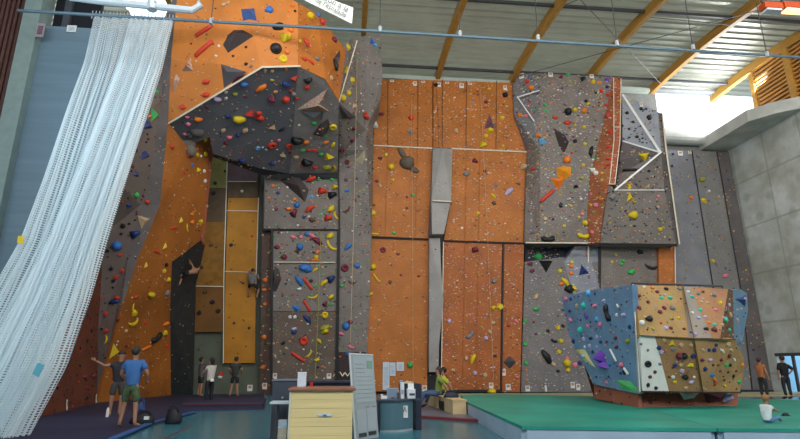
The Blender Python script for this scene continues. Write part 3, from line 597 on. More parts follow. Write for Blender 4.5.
T = '''
204 49 bar red 24 43|204 31 bar red 21 33|206 82 jug red 8 0|206 95 jug red 8 0|183 107 crimp red 7 -30|224 5 jug tan 6 20|228 3 jug tan 5 20|182 96 crimp orange 3 0
269 10 knob blue 8 20|278 27 jug black 13 25|276 49 ball black 12 0|291 30 knob orange 6 0|286 38 chunk yellow 12 25|283 59 ring yellow 9 0|287 52 knob orange 5 0|306 43 pinch red 11 -45|310 16 ball yellow 8 0|318 15 knob blue 5 0|322 22 ball red 7 0|300 41 crimp yellow 4 -60
292 6 jug orange 5 0|295 11 knob black 3 0|334 40 chunk maroon 7 -20|304 59 jug red 7 0|311 62 crimp red 9 -30|317 59 jug grey 7 0|335 65 pinch black 13 -70|337 34 knob olive 5 0|331 78 crimp tan 5 -60|289 11 knob orange 3 0
246 64 knob black 4 0|251 66 jug grey 4 40|253 60 knob tan 3 0|233 56 knob black 3 0|246 47 knob black 3 0|219 46 knob white 3 0|216 56 knob white 3 0|205 20 knob white 2 0
261 88 pinch orange 14 80|272 80 jug olive 5 0|295 78 triangle red 9 0|286 84 jug navy 11 -10|307 87 knob red 6 0|308 80 chunk black 9 60|286 99 ball red 8 60|272 99 chunk maroon 9 -20|275 92 knob orange 4 0|291 91 knob red 4 0|294 94 crimp grey 7 -5|297 98 jug red 5 0|265 70 knob tan 4 0|272 71 knob tan 4 0|286 69 knob orange 3 0
244 84 jug blue 9 15|235 94 knob olive 5 0|217 99 jug lilac 9 0|246 96 knob maroon 4 0|226 92 crimp white 4 90|226 98 crimp white 4 90|207 107 knob maroon 4 0|187 117 jug pink 5 10|188 124 knob pink 5 0|185 134 knob pink 4 0
198 119 jug orange 9 10|239 119 jug yellow 14 8|251 113 triangle red 12 15|260 117 chunk red 9 0|228 116 knob navy 6 0|229 137 chunk pink 6 40|226 143 chunk maroon 5 0|238 135 ball navy 5 0|242 160 chunk navy 8 60|224 146 knob tan 3 0|253 130 knob grey 4 0|223 130 crimp tan 6 80|245 130 crimp tan 7 80
259 113 knob red 6 0|282 129 crimp black 9 70|273 127 triangle tan 8 20|272 145 ring red 9 0|289 146 ring red 7 0|297 140 chunk black 13 20|306 142 knob orange 6 0|258 148 ring lightblue 5 0|299 125 knob white 3 0|283 155 chunk tan 6 0|290 152 knob maroon 4 0|279 140 knob pink 4 0
328 156 triangle yellow 11 30|333 127 ring yellow 8 80|333 145 pinch yellow 9 80|334 169 banana yellow 10 80|303 150 knob green 5 0|321 154 knob green 5 0|314 123 knob green 5 0|325 136 knob green 4 0|309 150 jug red 5 0|315 150 jug red 6 10|326 142 jug orange 6 10|307 162 chunk black 12 0|302 164 jug red 6 20|315 167 jug red 6 -20|327 167 knob olive 8 0|272 164 wedge navy 9 0|296 157 knob tan 5 0|266 150 knob grey 4 0|316 115 jug orange 5 -20
348 47 ring yellow 7 60|346 70 pinch yellow 11 68|352 80 banana yellow 7 60|342 98 ball yellow 8 20|348 93 ball yellow 6 60|354 106 chunk tan 6 0|372 41 triangle blue 7 20|375 45 jug lightblue 5 0|366 116 chunk red 8 -50|352 140 knob maroon 5 0|342 150 ring maroon 6 0|347 162 ring maroon 5 0|354 128 knob maroon 5 0|375 125 chunk white 8 90|354 106 knob orange 4 0
311 179 pinch red 11 25|319 179 knob green 5 0|332 179 knob green 5 0|335 187 chunk yellow 6 0|322 191 chunk red 9 0|332 195 chunk black 9 20|347 191 wedge blue 6 0|311 197 wedge lightblue 6 0|297 205 ball blue 6 0|310 209 pinch red 11 40|331 209 jug yellow 9 40|336 216 banana yellow 10 -60|289 209 jug orange 6 0|278 193 knob navy 4 0|273 186 knob orange 4 0|295 199 knob orange 4 0|294 213 chunk maroon 9 60|304 217 knob navy 4 0|328 218 chunk red 8 0|312 220 jug brown 7 -20|320 215 knob green 3 0|347 210 banana maroon 9 40|269 198 jug orange 4 0|355 200 knob maroon 4 0|305 190 knob tan 3 0|346 180 knob maroon 4 0|276 209 knob maroon 4 0
330 236 jug yellow 9 20|331 246 banana yellow 14 -45|300 247 ball blue 7 0|297 252 wedge brown 6 -40|312 236 pinch pink 9 -35|317 241 pinch maroon 13 -35|293 237 jug pink 6 -30|307 234 knob blue 5 0|277 247 knob maroon 5 0|284 257 knob maroon 6 0|318 252 crimp orange 6 25|316 257 knob yellow 5 -40|301 237 crimp pink 5 20|348 247 pinch blue 10 40|345 268 ring maroon 8 0|357 266 jug blue 7 -20|315 260 crimp orange 9 0
305 268 jug blue 13 -15|309 270 chunk blue 7 0|315 270 pinch yellow 7 40|299 281 pinch blue 12 -50|308 284 bar red 15 -52|324 283 pinch yellow 10 40|331 279 chunk navy 9 40|313 297 banana yellow 10 10|331 297 jug yellow 7 20|307 306 bar red 14 -55|296 309 wedge blue 10 -60|307 319 pinch navy 11 -45|325 315 ring yellow 7 30|325 328 jug olive 11 5|331 304 knob green 4 0|325 304 chunk maroon 6 60|299 289 jug white 5 0|294 329 jug lilac 6 0|290 317 knob white 4 0|295 317 knob white 4 0|286 311 chunk black 5 -50|346 326 ball blue 8 0|350 322 knob maroon 5 0|342 286 jug green 5 0|311 281 chunk black 4 0|352 282 banana brown 9 -5|315 286 knob green 3 0
304 341 ring red 9 0|319 341 pinch yellow 7 -40|309 354 banana yellow 9 50|298 357 bar red 17 -32|317 360 jug yellow 6 0|325 331 chunk yellow 8 0|283 343 jug black 5 20|294 332 knob navy 5 0|341 334 pinch pink 7 -20|351 347 kidney pink 7 -20|338 360 chunk yellow 7 0|264 337 knob orange 5 0|265 280 knob orange 5 0|264 290 jug orange 5 0|286 348 knob tan 3 0|275 356 knob tan 3 0|348 354 chunk blue 5 0|265 304 knob orange 4 0|263 367 knob orange 4 0
117 246 ball blue 10 0|135 234 chunk navy 10 30|123 226 ball black 5 0|129 205 crimp navy 6 10|142 220 triangle tan 14 60|147 202 knob red 5 0|107 251 knob black 4 0|121 234 knob black 3 0|135 150 wedge navy 9 0|147 126 wedge navy 14 20|150 117 wedge orange 6 10|155 115 triangle green 14 -70|145 156 wedge navy 13 30|136 175 wedge navy 8 0|136 195 ball green 6 0|129 205 knob navy 4 0|157 92 knob green 4 0|138 139 knob black 3 0|132 166 knob maroon 4 0|163 33 knob red 3 0|148 139 jug maroon 4 0
184 173 jug red 4 0|172 147 knob red 5 0|188 156 jug red 5 0|200 222 triangle yellow 8 90|181 220 triangle yellow 7 20|187 228 banana yellow 9 -50|174 228 bar red 12 15|192 222 jug orange 7 20|192 214 jug orange 6 20|165 246 triangle yellow 7 20|157 252 bar red 12 0|146 265 triangle yellow 6 20|166 265 knob black 5 0|164 271 ball yellow 5 0|168 280 chunk yellow 6 90|151 295 jug yellow 11 -10|136 297 pinch red 8 20|133 308 banana yellow 9 -70|120 255 jug red 5 20|122 271 knob red 5 0|116 277 knob red 5 0|113 281 knob black 4 0|111 269 knob black 4 0|117 298 chunk red 6 0|114 302 pinch navy 11 10|167 293 knob grey 6 50
134 313 banana yellow 7 80|133 323 banana yellow 15 20|114 350 triangle yellow 15 30|106 340 banana yellow 9 80|106 314 knob red 5 0|106 331 knob red 5 0|126 331 knob tan 4 0|145 323 knob red 4 0|166 324 pinch orange 10 15|156 338 kidney black 16 30|146 348 bar orange 15 20|167 346 knob red 5 0|118 320 knob maroon 4 0|126 346 knob maroon 4 0|91 331 knob black 4 0|87 341 knob black 4 0|91 347 knob black 3 0|80 348 knob black 3 0|165 333 banana yellow 6 60
57 388 knob black 4 0|86 388 ball maroon 5 0|87 398 knob black 4 0|84 377 knob maroon 6 0|93 376 knob maroon 6 0|86 380 knob black 3 0|80 366 knob black 3 0
197 155 ball yellow 5 0|201 156 knob white 3 0|205 140 chunk yellow 5 90|205 154 chunk yellow 5 0|204 171 knob white 4 0|205 181 knob white 4 0|192 165 wedge blue 4 0|198 170 chunk yellow 6 20|207 206 knob tan 3 0
213 193 knob black 5 0|225 171 knob black 3 0|215 183 knob black 4 0|231 245 knob black 4 0|252 236 knob red 3 0|211 245 knob brown 4 0|234 323 knob maroon 3 0|243 283 knob maroon 3 0|212 302 wedge black 5 0|199 313 knob black 5 0|218 311 knob black 5 0|205 292 jug brown 5 0|249 328 knob black 3 0|242 191 knob white 3 0|221 374 knob red 5 0|220 377 jug white 5 0
411 118 bar red 6 0|381 114 crimp maroon 6 0|410 133 wedge grey 8 -60|402 132 knob orange 3 0|456 131 chunk tan 6 80|391 167 ball yellow 7 0|377 181 knob maroon 4 0|393 180 crimp yellow 4 80|380 186 knob tan 4 0|373 213 banana yellow 7 80|374 234 bar yellow 10 0|394 233 jug green 5 0|436 85 ball black 5 0|383 250 ring maroon 6 0|398 254 jug maroon 4 0|373 267 ball yellow 7 0|376 278 bar yellow 11 -52|390 282 knob brown 4 -30|401 275 knob maroon 3 0|419 276 jug brown 4 0|371 294 jug yellow 5 30|380 158 jug maroon 5 0|386 155 crimp yellow 5 60|410 365 ball green 6 0|407 208 knob maroon 3 0|407 197 knob maroon 3 0|374 205 knob brown 3 0|413 195 knob green 4 0
486 102 knob maroon 4 0|489 89 crimp yellow 4 20|505 95 ball black 6 0|502 118 chunk yellow 5 30|494 124 ring grey 4 0|486 136 ball yellow 5 0|490 130.5 crimp yellow 8 0|483 145 chunk yellow 8 0|503 146 knob yellow 3 0|475 161 chunk maroon 6 -30|466 174 knob grey 6 0|496 186 wedge grey 6 40|509 192 pinch lilac 12 40|485 171 knob maroon 4 0|493 196 pinch yellow 7 -50|494 203 ball brown 5 0|478 213 knob yellow 4 0|475 250 chunk maroon 7 0|519 184 knob brown 3 0|500 307 bar yellow 8 30|493 308 chunk yellow 6 40|449 321 knob lilac 5 70|470 335 kidney grey 10 40|493 323 jug tan 6 0|490 332 crimp tan 6 -50|486 338 knob lilac 5 0|509 325 jug red 5 20|516 321 jug pink 5 -30|473 359 pinch yellow 11 65|466 358 crimp tan 6 80|495 356 crimp black 4 0|453 370 jug tan 5 0|475 373 chunk lilac 5 60|517 377 jug pink 4 0|485 375 chunk tan 5 50|494 281 crimp grey 7 30|462 228 knob white 3 0
'''
T2 = '''
527 82 ball red 5 0|531 88 ball orange 6 0|520 115 knob orange 5 0|526 116 knob pink 4 0|545 105 knob green 4 0|546 111 knob green 4 0|561 77 knob maroon 4 0|568 75 jug green 5 0|583 79 chunk black 6 20|593 82 ball yellow 5 0|599 83 ball orange 4 0|601 91 ball red 5 0|596 93 knob black 3 0|607 80 knob purple 5 0|607 87 knob navy 4 0|586 101 knob black 4 0|588 104 knob yellow 4 0|568 112 ball black 8 0|575 110 ball yellow 5 0|584 111 ball orange 6 0|555 118 jug red 6 0|567 123 jug red 8 0|542 141 triangle lightblue 8 20|528 133 knob white 3 0|538 135 knob orange 5 0|585 144 ball yellow 4 0|584 127 ball yellow 4 0|575 141 chunk black 5 0|583 165 ball yellow 4 0|567 160 ball orange 8 0|533 169 jug red 6 -40|524 167 chunk tan 8 0|538 168 knob grey 4 0|575 125 knob yellow 3 0
547 196 bar red 19 42|576 187 wedge black 6 0|558 184 triangle orange 15 180|572 153 knob red 3 0|585 223 ball yellow 6 40|564 226 ball yellow 4 0|571 206 knob yellow 3 0|579 217 knob yellow 3 0|582 178 jug olive 5 0|596 205 ball pink 5 0|591 205 knob yellow 3 0|581 199 knob white 3 0|593 170 ball white 5 20|596 173 ball white 5 0|593 160 knob white 3 0|602 173 knob yellow 3 0|561 205 crimp black 6 80|545 219 wedge tan 5 0|553 219 knob black 3 0|583 236 kidney yellow 12 -10|591 194 knob pink 3 0|604 231 knob grey 5 0|592 232 knob pink 4 0|582 214 knob pink 4 0
608 95 ball red 5 0|608 116 ball red 6 0|610 132 ball red 5 0|609 147 jug red 6 0|609 159 jug red 6 0|608 165 jug red 5 0|602 180 knob yellow 3 0|591 151 crimp black 13 75|606 105 knob red 4 0
538 257 knob green 8 0|547 264 triangle black 14 -60|530 264 jug maroon 6 0|532 271 jug maroon 6 0|560 271 knob yellow 5 0|571 266 knob orange 5 0|571 273 knob orange 5 0|572 262 knob yellow 4 0|583 270 triangle navy 11 10|561 284 jug orange 6 0|565 282 pinch yellow 11 -50|569 289 knob black 9 0|574 288 crimp yellow 7 -45|568 248 chunk navy 9 0|541 245 crimp white 4 0|549 247 crimp white 4 0|536 297 jug tan 7 40|536 309 jug green 7 0|558 328 ball yellow 5 0|563 326 knob black 4 0|534 322 knob maroon 3 0|548 331 knob black 4 -20|536 334 knob maroon 3 0|525 321 knob green 4 0|588 255 knob pink 4 0
525 344 knob green 5 0|526 363 ring green 5 0|554 341 kidney black 7 -20|561 341 ball yellow 5 0|546 357 pinch black 16 -58|553 364 crimp tan 6 -30|559 352 ball yellow 5 0|567 363 ball yellow 8 0|558 371 jug black 4 0|568 370 crimp yellow 6 40|567 358 knob pink 4 0|575 365 knob pink 5 0|580 363 ball navy 5 0|526 370 knob orange 3 0|527 380 knob orange 3 0
558 316 knob maroon 2 0|543 237 knob grey 4 0|534 232 pinch grey 8 20|548 239 kidney black 14 0
643 156 triangle yellow 10 60|630 170 bar black 14 -6|629 187 kidney yellow 9 70|630 197 triangle yellow 9 20|633 215 knob yellow 9 0|660 229 knob yellow 5 0|612 197 knob grey 7 0|649 118 knob black 6 80|627 113 knob black 4 0|641 109 knob black 4 0|633 122 knob black 3 0|629 129 knob black 3 0|646 109 knob navy 3 0|658 196 jug pink 4 0|637 137 knob black 4 0|658 207 knob tan 3 0|649 171 knob black 3 0
702 180 jug olive 8 10|704 201 wedge yellow 8 -30|709 191 knob white 3 0|691 198 jug orange 5 0|698 156 knob grey 5 0|673 154 knob navy 3 0|672 166 knob navy 3 0|713 261 knob yellow 4 0|725 276 jug pink 7 0|711 295 jug tan 4 0
621 264 knob green 4 0|623 261 knob green 4 0|631 272 jug green 9 0|651 267 banana black 14 -10|640 252 crimp black 7 0|648 284 knob maroon 5 0|612 262 knob yellow 3 0|616 255 knob yellow 3 0
'''
T3 = '''
608 313 kidney black 17 -82|615 289 jug grey 6 20|589 293 ball lightblue 6 0|566 299 jug pink 7 0|571 299 knob navy 4 0|579 297 knob navy 3 0|595 294 knob navy 3 0|584 305 chunk turquoise 7 -50|595 306 jug pink 7 -10|604 301 jug lilac 6 0|571 320 jug pink 6 -60|597 319 ball lightblue 5 0|588 326 ball pink 4 0|601 325 chunk pink 6 60|581 330 ball turquoise 7 0|570 311 crimp navy 5 0|587 317 knob purple 5 0|581 320 knob navy 3 0|618 306 pinch white 6 -60|620 308 knob grey 4 0|617 315 ball white 4 0|624 315 jug lilac 7 -20|630 327 knob navy 5 0|611 331 jug grey 5 0|577 306 crimp tan 5 70|563 310 knob navy 3 0|592 305 knob navy 3 0|566 315 knob red 3 0
584 339 ball lilac 5 0|591 338 crimp navy 9 0|597 337 knob lilac 4 0|616 338 jug maroon 6 0|628 341 jug olive 7 -10|617 347 jug maroon 6 0|590 346 ball lilac 5 0|574 341 crimp navy 6 60|607 342 jug maroon 4 0|601 342 crimp navy 5 0|585 347 knob white 3 0|593 352 knob navy 4 0|622 365 ball pink 6 0|625 372 crimp black 6 80|610 365 knob blue 4 0|597 377 knob navy 3 0|609 377 knob navy 3 0|607 383 jug pink 5 0|621 373 knob navy 4 0|640 380 knob lilac 4 0
648 364 ring black 7 -70|641 344 knob grey 3 0|648 350 knob grey 3 0|655 372 knob maroon 4 80|650 377 knob maroon 4 0|648 385 crimp black 5 80|656 388 knob black 4 0
649 319 knob black 7 0|642 323 ball white 6 0|639 296 jug maroon 5 30|648 302 knob maroon 4 0|639 308 knob maroon 5 80|657 292 jug maroon 5 0|645 317 knob tan 3 0|644 287 ball white 3 0|652 288 jug orange 5 0|660 312 knob maroon 5 20|664 308 knob maroon 5 0|666 289 jug black 6 -10|679 289 jug grey 5 -10|670 298 jug turquoise 6 -10|661 298 jug turquoise 5 0|672 308 knob grey 6 20|666 328 ball lilac 5 0|671 328 knob maroon 4 0|684 329 jug maroon 4 0|678 318 knob yellow 4 0|671 319 knob olive 3 0|661 323 knob red 3 0|653 329 knob olive 4 0|688 292 ball white 4 0|692 297 jug turquoise 6 -10|698 294 jug grey 5 30|703 292 jug brown 4 20|713 295 knob grey 6 0|701 302 knob tan 4 0|707 303 jug tan 4 0|720 303 jug yellow 5 70|715 310 jug pink 5 20|700 310 jug turquoise 5 20|692 313 knob white 4 30|698 318 jug lilac 5 -20|705 317 knob lilac 4 0|709 323 jug orange 4 20|714 325 jug turquoise 5 0|706 329 jug black 6 0|714 330 knob maroon 6 0|695 334 knob lilac 4 0
725 320 knob turquoise 6 0|730 315 jug tan 6 80|729 305 ball lilac 4 0|722 325 knob tan 4 0|729 330 jug turquoise 5 0|737 310 knob tan 3 0|741 309 knob tan 3 0|737 320 knob tan 4 0
659 348 knob navy 5 0|661 352 ball lilac 5 0|664 340 knob tan 4 0|672 343 triangle yellow 7 0|681 345 ball tan 5 0|691 345 ball tan 4 0|679 356 ball maroon 7 0|684 356 ball black 7 0|693 356 knob navy 5 0|673 349 jug grey 5 0|691 366 wedge yellow 8 -20|682 371 knob lilac 5 20|675 365 jug navy 5 0|681 365 knob tan 4 0|673 377 knob white 4 0|685 377 knob black 6 0|694 377 knob white 3 0|675 382 knob yellow 4 0|691 382 jug lilac 6 0|686 388 knob tan 4 0|697 388 knob grey 3 0|669 377 knob brown 3 0|660 364 jug grey 4 -30
703 350 knob tan 4 0|709 350 knob navy 4 0|714 350 ball navy 5 0|716 345 knob navy 4 0|722 351 pinch white 7 -35|728 344 banana tan 6 20|729 356 knob maroon 5 -30|734 360 pinch white 6 -50|731 350 jug tan 5 0|710 360 jug lilac 6 0|721 360 knob maroon 4 0|702 360 jug maroon 5 0|705 369 knob navy 5 0|712 375 ball blue 5 0|726 365 knob green 5 0|730 365 knob black 4 0|720 371 knob maroon 3 0|715 383 pinch red 7 80|714 379 jug orange 5 -20|725 386 knob yellow 4 0|733 376 crimp black 4 70|739 382 knob green 5 0|728 372 knob maroon 3 0|742 365 jug orange 5 80|736 371 knob maroon 3 0|718 365 knob maroon 3 0|724 380 knob maroon 3 0|713 365 knob maroon 3 0
650 402 knob maroon 5 0|600 391 knob maroon 3 0|611 394 knob maroon 3 0|703 388 knob tan 3 0
'''
ALLH = []
for blk in (T, T2, T3):
    for ln in blk.strip().splitlines():
        for e in ln.split('|'):
            q = e.split(); ALLH.append((float(q[0]), float(q[1]), q[2], q[3], float(q[4]), float(q[5])))
# the 300 that show largest are things of their own; the rest go with the small ones
ALLH.sort(key=lambda h: -h[4] * (.6 if h[2] in ('bar', 'crimp', 'banana') else 1))
REST = ALLH[300:]
for h in ALLH[:300]: hold(*h)

# small grips, too many to count: one object
SMALL = bmesh.new(); SC = list(CO.keys()); si = {k: i for i, k in enumerate(SC)}
def small(p, n_, s, col, asp=1.0, ang=0):
    M = Matrix.Translation(p) @ rot_in(n_, ang).to_4x4(); k = 5
    r1 = [SMALL.verts.new(M @ Vector((s * .5 * math.cos(t), s * .5 * asp * math.sin(t), 0))) for t in [2 * PI * i / k + .4 for i in range(k)]]
    r2_ = [SMALL.verts.new(M @ Vector((s * .32 * math.cos(t), s * .32 * asp * math.sin(t), s * .32 * min(1, asp + .3)))) for t in [2 * PI * i / k + .4 for i in range(k)]]
    for i in range(k): SMALL.faces.new((r1[i], r1[(i + 1) % k], r2_[(i + 1) % k], r2_[i])).material_index = si[col]
    SMALL.faces.new(r2_).material_index = si[col]
for px, py, sh, c, s, a in REST:
    h = hit(px, py)
    if h: small(h[0], h[1], s * 1.1 * mpp(h[0]), c, .7 if sh in ('jug', 'crimp') else .95, a)
PAL = {  # tan repeats as pale flecks: light on the grips' tops put into colour
 'X': (['brown', 'grey', 'maroon', 'black', 'tan'], 50, (1.2, 2.4), .7),
 'A': (['black'] * 3 + ['maroon'] * 2 + ['navy', 'brown', 'red'], 420, (1.2, 3.2), .9),
 'B': (['tan'] * 4 + ['maroon'] * 2 + ['red', 'white', 'black', 'navy', 'grey', 'orange', 'brown', 'tan', 'tan'], 1100, (1.0, 2.5), .75),
 'C': (['brown'] * 3 + ['maroon', 'black'], 200, (1.2, 2.8), .7),
 'D': (['tan'] * 3 + ['white'] + ['maroon', 'orange', 'green', 'black', 'brown', 'red', 'brown'], 620, (1.3, 3.2), .75),
 'E': (['tan'] * 3 + ['maroon'] * 2 + ['brown', 'black', 'white', 'orange', 'green'], 560, (1.2, 2.8), .75),
 'F': (['tan'] * 6 + ['brown', 'maroon', 'orange', 'white', 'orange'], 1000, (1.2, 2.8), .5),
 'H': (['tan'] * 6 + ['white', 'maroon', 'lilac', 'yellow', 'brown', 'white', 'orange', 'pink'], 1900, (1.2, 3.0), .5),
 'G': (['black', 'tan', 'grey', 'white'], 60, (1.0, 2.0), .8),
 'I': (['tan'] * 7 + ['lilac', 'green', 'orange', 'pink', 'yellow', 'maroon', 'white', 'navy', 'white', 'black'], 1500, (1.3, 3.2), .55),
 'J': (['black'] * 5 + ['tan'] * 4 + ['orange', 'navy', 'yellow'], 480, (1.2, 2.8), .8),
 'K': (['tan'] * 6 + ['lilac', 'maroon', 'orange', 'white', 'green', 'white'], 760, (1.2, 2.8), .5),
 'K2': (['tan'] * 4 + ['orange', 'pink', 'brown'], 220, (1.2, 2.6), .6),
 'L': (['tan'] * 5 + ['navy', 'black', 'olive', 'orange', 'yellow', 'maroon', 'grey'], 480, (1.2, 2.8), .7),
 'M': (['navy', 'maroon', 'black', 'tan', 'lilac', 'pink', 'brown', 'grey'], 420, (1.2, 3.0), .8),
}
rnd = random.Random(11)
for k, (pal, n_, (s0, s1), asp) in PAL.items():
    tr_ = [(Vector(t[0]), Vector(t[1]), Vector(t[2])) for t, kk in TRI if kk == k]
    ar = [((b_ - a).cross(c - a)).length for a, b_, c in tr_]
    for _ in range(n_):
        a, b_, c = rnd.choices(tr_, ar)[0]; u, v = rnd.random(), rnd.random()
        if u + v > 1: u, v = 1 - u, 1 - v
        p = a + (b_ - a) * u + (c - a) * v; d = (p - ORG).normalized()
        h = BVH.ray_cast(ORG, d)
        if h[0] is None or (h[0] - p).length > .05: continue
        nn = (b_ - a).cross(c - a).normalized()
        if nn.dot(d) > 0: nn = -nn
        small(p, nn, rnd.uniform(s0, s1) * mpp(p) * (.75 if rnd.random() < .5 else 1), rnd.choice(pal), asp * rnd.uniform(.7, 1.2), rnd.uniform(-25, 25))
tag(obj('small_climbing_holds', SMALL, [HM[c] for c in SC]), 'hundreds of small mixed-colour bolt-on grips scattered over all the climbing walls', 'climbing holds', kind='stuff')

# ------------------------------------------------------------------ volumes
DV = mat('dark_brown_volume', (.05, .035, .035), .6, .1); GV = mat('slate_volume', (.085, .085, .095), .6, .1); PV = mat('pale_patterned_volume', (.52, .45, .38), .6, .3, 12, col2=(.42, .16, .08))
volume([(223, 45), (228, 35), (234, 30), (243, 30), (254, 36), (228, 53)], (238, 37), .35, 'black', 'large dark half-moon volume high on the orange tower', m=DV)
volume([(221, 64), (247, 72), (224, 88)], (230, 73), .3, 'grey', 'slate grey triangular volume cut by the white roof edge', m=GV)
volume([(232, 80), (248, 73), (239, 82), (231, 86)], (240, 78), .3, 'maroon', 'dark maroon triangle beside the slate volume on the roof edge')
volume([(182, 71), (191, 57), (193, 71)], (189, 66), .25, 'tan', 'pale triangular volume with a red grip on the brightly lit orange face', m=PV, studs=[(189, 66, 'red', 4)])
volume([(173, 92), (176, 74), (180, 79), (175, 91)], (176, 82), .2, 'tan', 'narrow pale volume at the left rim of the orange tower', m=PV)
volume([(241, 9), (254, 8), (257, 21), (243, 21)], (249, 14), .3, 'blue', 'blue square volume near the top of the orange tower', m=mat('blue_volume', (.05, .11, .30), .5, .3, 8))
volume([(296, 110), (328, 88), (318, 103), (330, 112)], (318, 101), .3, 'tan', 'pale red-spotted triangular volume under the dark roof', m=PV, studs=[(314, 103, 'red', 3), (322, 98, 'orange', 3)])
volume([(300, 111), (324, 110), (322, 120)], (314, 114), .25, 'grey', 'slate triangle just below the pale spotted volume', m=GV)
volume([(313, 134), (320, 124), (328, 119), (330, 124), (327, 133), (320, 137)], (322, 129), .4, 'black', 'black banana volume with small pale grips under the roof', m=DV, studs=[(318, 131, 'tan', 3), (320, 127, 'pink', 3), (323, 126, 'yellow', 3)])
volume([(280, 180), (292, 177), (300, 178), (309, 190), (305, 202)], (299, 187), .3, 'black', 'dark brown triangular volume with light grips on the taupe wall', m=DV, studs=[(288, 180, 'tan', 3), (297, 185, 'pink', 3), (304, 192, 'tan', 3)])
volume([(338, 103), (357, 118), (342, 119)], (345, 114), .3, 'navy', 'dark blue-grey wedge on the column beside the roof corner', m=GV)
volume([(355, 161), (364, 150), (372, 161), (362, 164)], (363, 158), .3, 'tan', 'cream diamond volume at the right edge of the taupe column', m=mat('cream_volume', (.55, .47, .30), .6, .1))
volume([(340, 50), (336, 68), (334, 58)], (337, 58), .2, 'black', 'dark slim triangle on the orange tower right face', m=DV)
volume([(274, 266), (279, 269), (281, 280), (277, 290), (272, 292)], (275, 279), .25, 'black', 'half-round black volume against the left black joint', m=DV, studs=[(278, 276, 'tan', 2)])
volume([(489.7, 113), (494.5, 128.5), (484.5, 128.5)], (489.7, 125), .4, 'maroon', 'purple-grey cone volume high on the wide orange wall', m=mat('mauve_volume', (.20, .10, .14), .6, .3, 8))
volume([(553, 128), (564, 134), (569, 142), (564, 154), (559, 146)], (563, 141), .35, 'black', 'black leaf-shaped volume with pink grip on the grey bulge', m=DV, studs=[(562, 139, 'pink', 3), (564, 144, 'lilac', 2.5)])
volume([(556, 168), (563, 166), (571, 167), (571, 175), (565, 180), (558, 177)], (564, 172), .45, 'orange', 'bright orange pentagon volume on the grey bulge', m=mat('orange_volume', (.85, .33, .02), .5, .1))
volume([(541, 364 - 3), (503, 0 + 362), (510, 356), (516, 362), (510, 369)][1:], (510, 361), .35, 'grey', 'slate blue diamond volume low on the orange wall right of the joint', m=GV)
volume([(576, 350), (584.5, 349), (589.5, 357.5), (595.5, 367.5), (585.5, 362)], (585, 356), .04, 'yellow', 'flat yellow-rimmed pale volume with blue grip on the blue face', m=mat('yellow_cream_volume', (.78, .66, .14), .5, .2, 3, col2=(.62, .60, .52)), studs=[(585, 358, 'lightblue', 6)])
volume([(597, 361), (601, 350), (605, 354), (606, 362), (602, 364)], (602, 358), .3, 'purple', 'upper purple faceted volume on the blue face')
volume([(598, 364), (605, 360), (609, 369), (601, 368)], (604, 365), .25, 'purple', 'lower purple faceted volume on the blue face')
volume([(616, 380), (630, 381), (637, 389), (636, 393), (622, 389)], (627, 385), .06, 'green', 'bright green flat volume at the foot of the blue face', m=mat('leaf_green_volume', (.10, .52, .16), .5, .1))
volume([(735, 299), (746, 295), (745, 307)], (742, 300), .1, 'navy', 'navy triangle volume with pale centre on the blue rounded end', studs=[(743, 300, 'lilac', 4)])
# cloth-like volumes under the block edge
def hang_vol(pts, Y, mm, label):
    P_ = [onY(x, y, Y) for x, y in pts]; o0 = P_[0]; bm = bmesh.new()
    f_ = [bm.verts.new(p - o0) for p in P_]; a = bm.verts.new(sum(P_, Vector()) / len(P_) - o0 + Vector((0, -.25, -.02)))
    for i in range(len(f_)): bm.faces.new((f_[i], f_[(i + 1) % len(f_)], a))
    bm.faces.new(f_[::-1]); bmesh.ops.recalc_face_normals(bm, faces=bm.faces[:])
    o = obj('climbing_volume', bm, mm); o.location = o0; tag(o, label, 'climbing volume', 'flat-sided volumes')
hang_vol([(679, 392), (700, 392), (694, 398), (684, 400)], 14.2, HM['white'], 'white pointed volume below the front edge of the bouldering block')
hang_vol([(703, 392), (728, 392), (720, 401), (708, 403)], 14.2, HM['maroon'], 'dark purple volume below the front edge of the bouldering block')
hang_vol([(724, 392), (733, 392), (728, 403), (723, 402)], 14.1, HM['lilac'], 'lilac pointed volume at the right of the block base')
# thin white sticks on the blue face
def stick(pts, wpx, m_, label, out=.06):
    h0 = hit(*pts[0]); h1 = hit(*pts[1]); bm = bmesh.new(); a = h0[0] + h0[1] * out; c = h1[0] + h1[1] * out
    obox(bm, Vector((0, 0, 0)), c - a, wpx * mpp(a), .05, up=h0[1])
    o = obj('climbing_hold', bm, m_); o.location = a; tag(o, label, 'climbing hold', 'stick-shaped grips'); return o
stick([(612, 349), (618, 361)], 1, WHITE, 'thin white stick above the pink ball on the blue face')
stick([(626, 368), (630, 374)], 1.8, WHITE, 'short thick white stick right of the pink ball on the blue face')
# sculpted grey hold: finger-like figure on the orange wall, boulder-like pair on the tower
def multi(name, pieces, m_, label, cat='climbing hold'):
    h0 = hit(*pieces[0][:2]); o0 = h0[0]; bm = bmesh.new()
    for i, (x, y, sx_, sy_, a) in enumerate(pieces):
        h = hit(x, y); t = lump(50 + i, sx_ * mpp(h[0]), sy_ * mpp(h[0]), min(sx_, sy_) * mpp(h[0]) * .9, .08)
        M = Matrix.Translation(h[0] - o0) @ rot_in(h[1], a).to_4x4()
        t.transform(M); me = bpy.data.meshes.new('tmp'); t.to_mesh(me); t.free(); bm.from_mesh(me); bpy.data.meshes.remove(me)
    o = obj(name, bm, m_, smooth=True); o.location = o0; return tag(o, label, cat, 'large sculpted grips')
STONE = mat('stone_grey_resin', (.13, .105, .075), .75, .25, 4)
multi('climbing_hold', [(407, 163, 15, 15, 0), (402, 153, 14, 6, 120), (414, 170, 11, 6, -25), (411, 160, 6, 7, 0)], STONE, 'large stone-grey figure-shaped grip on the orange wall left of the fin')
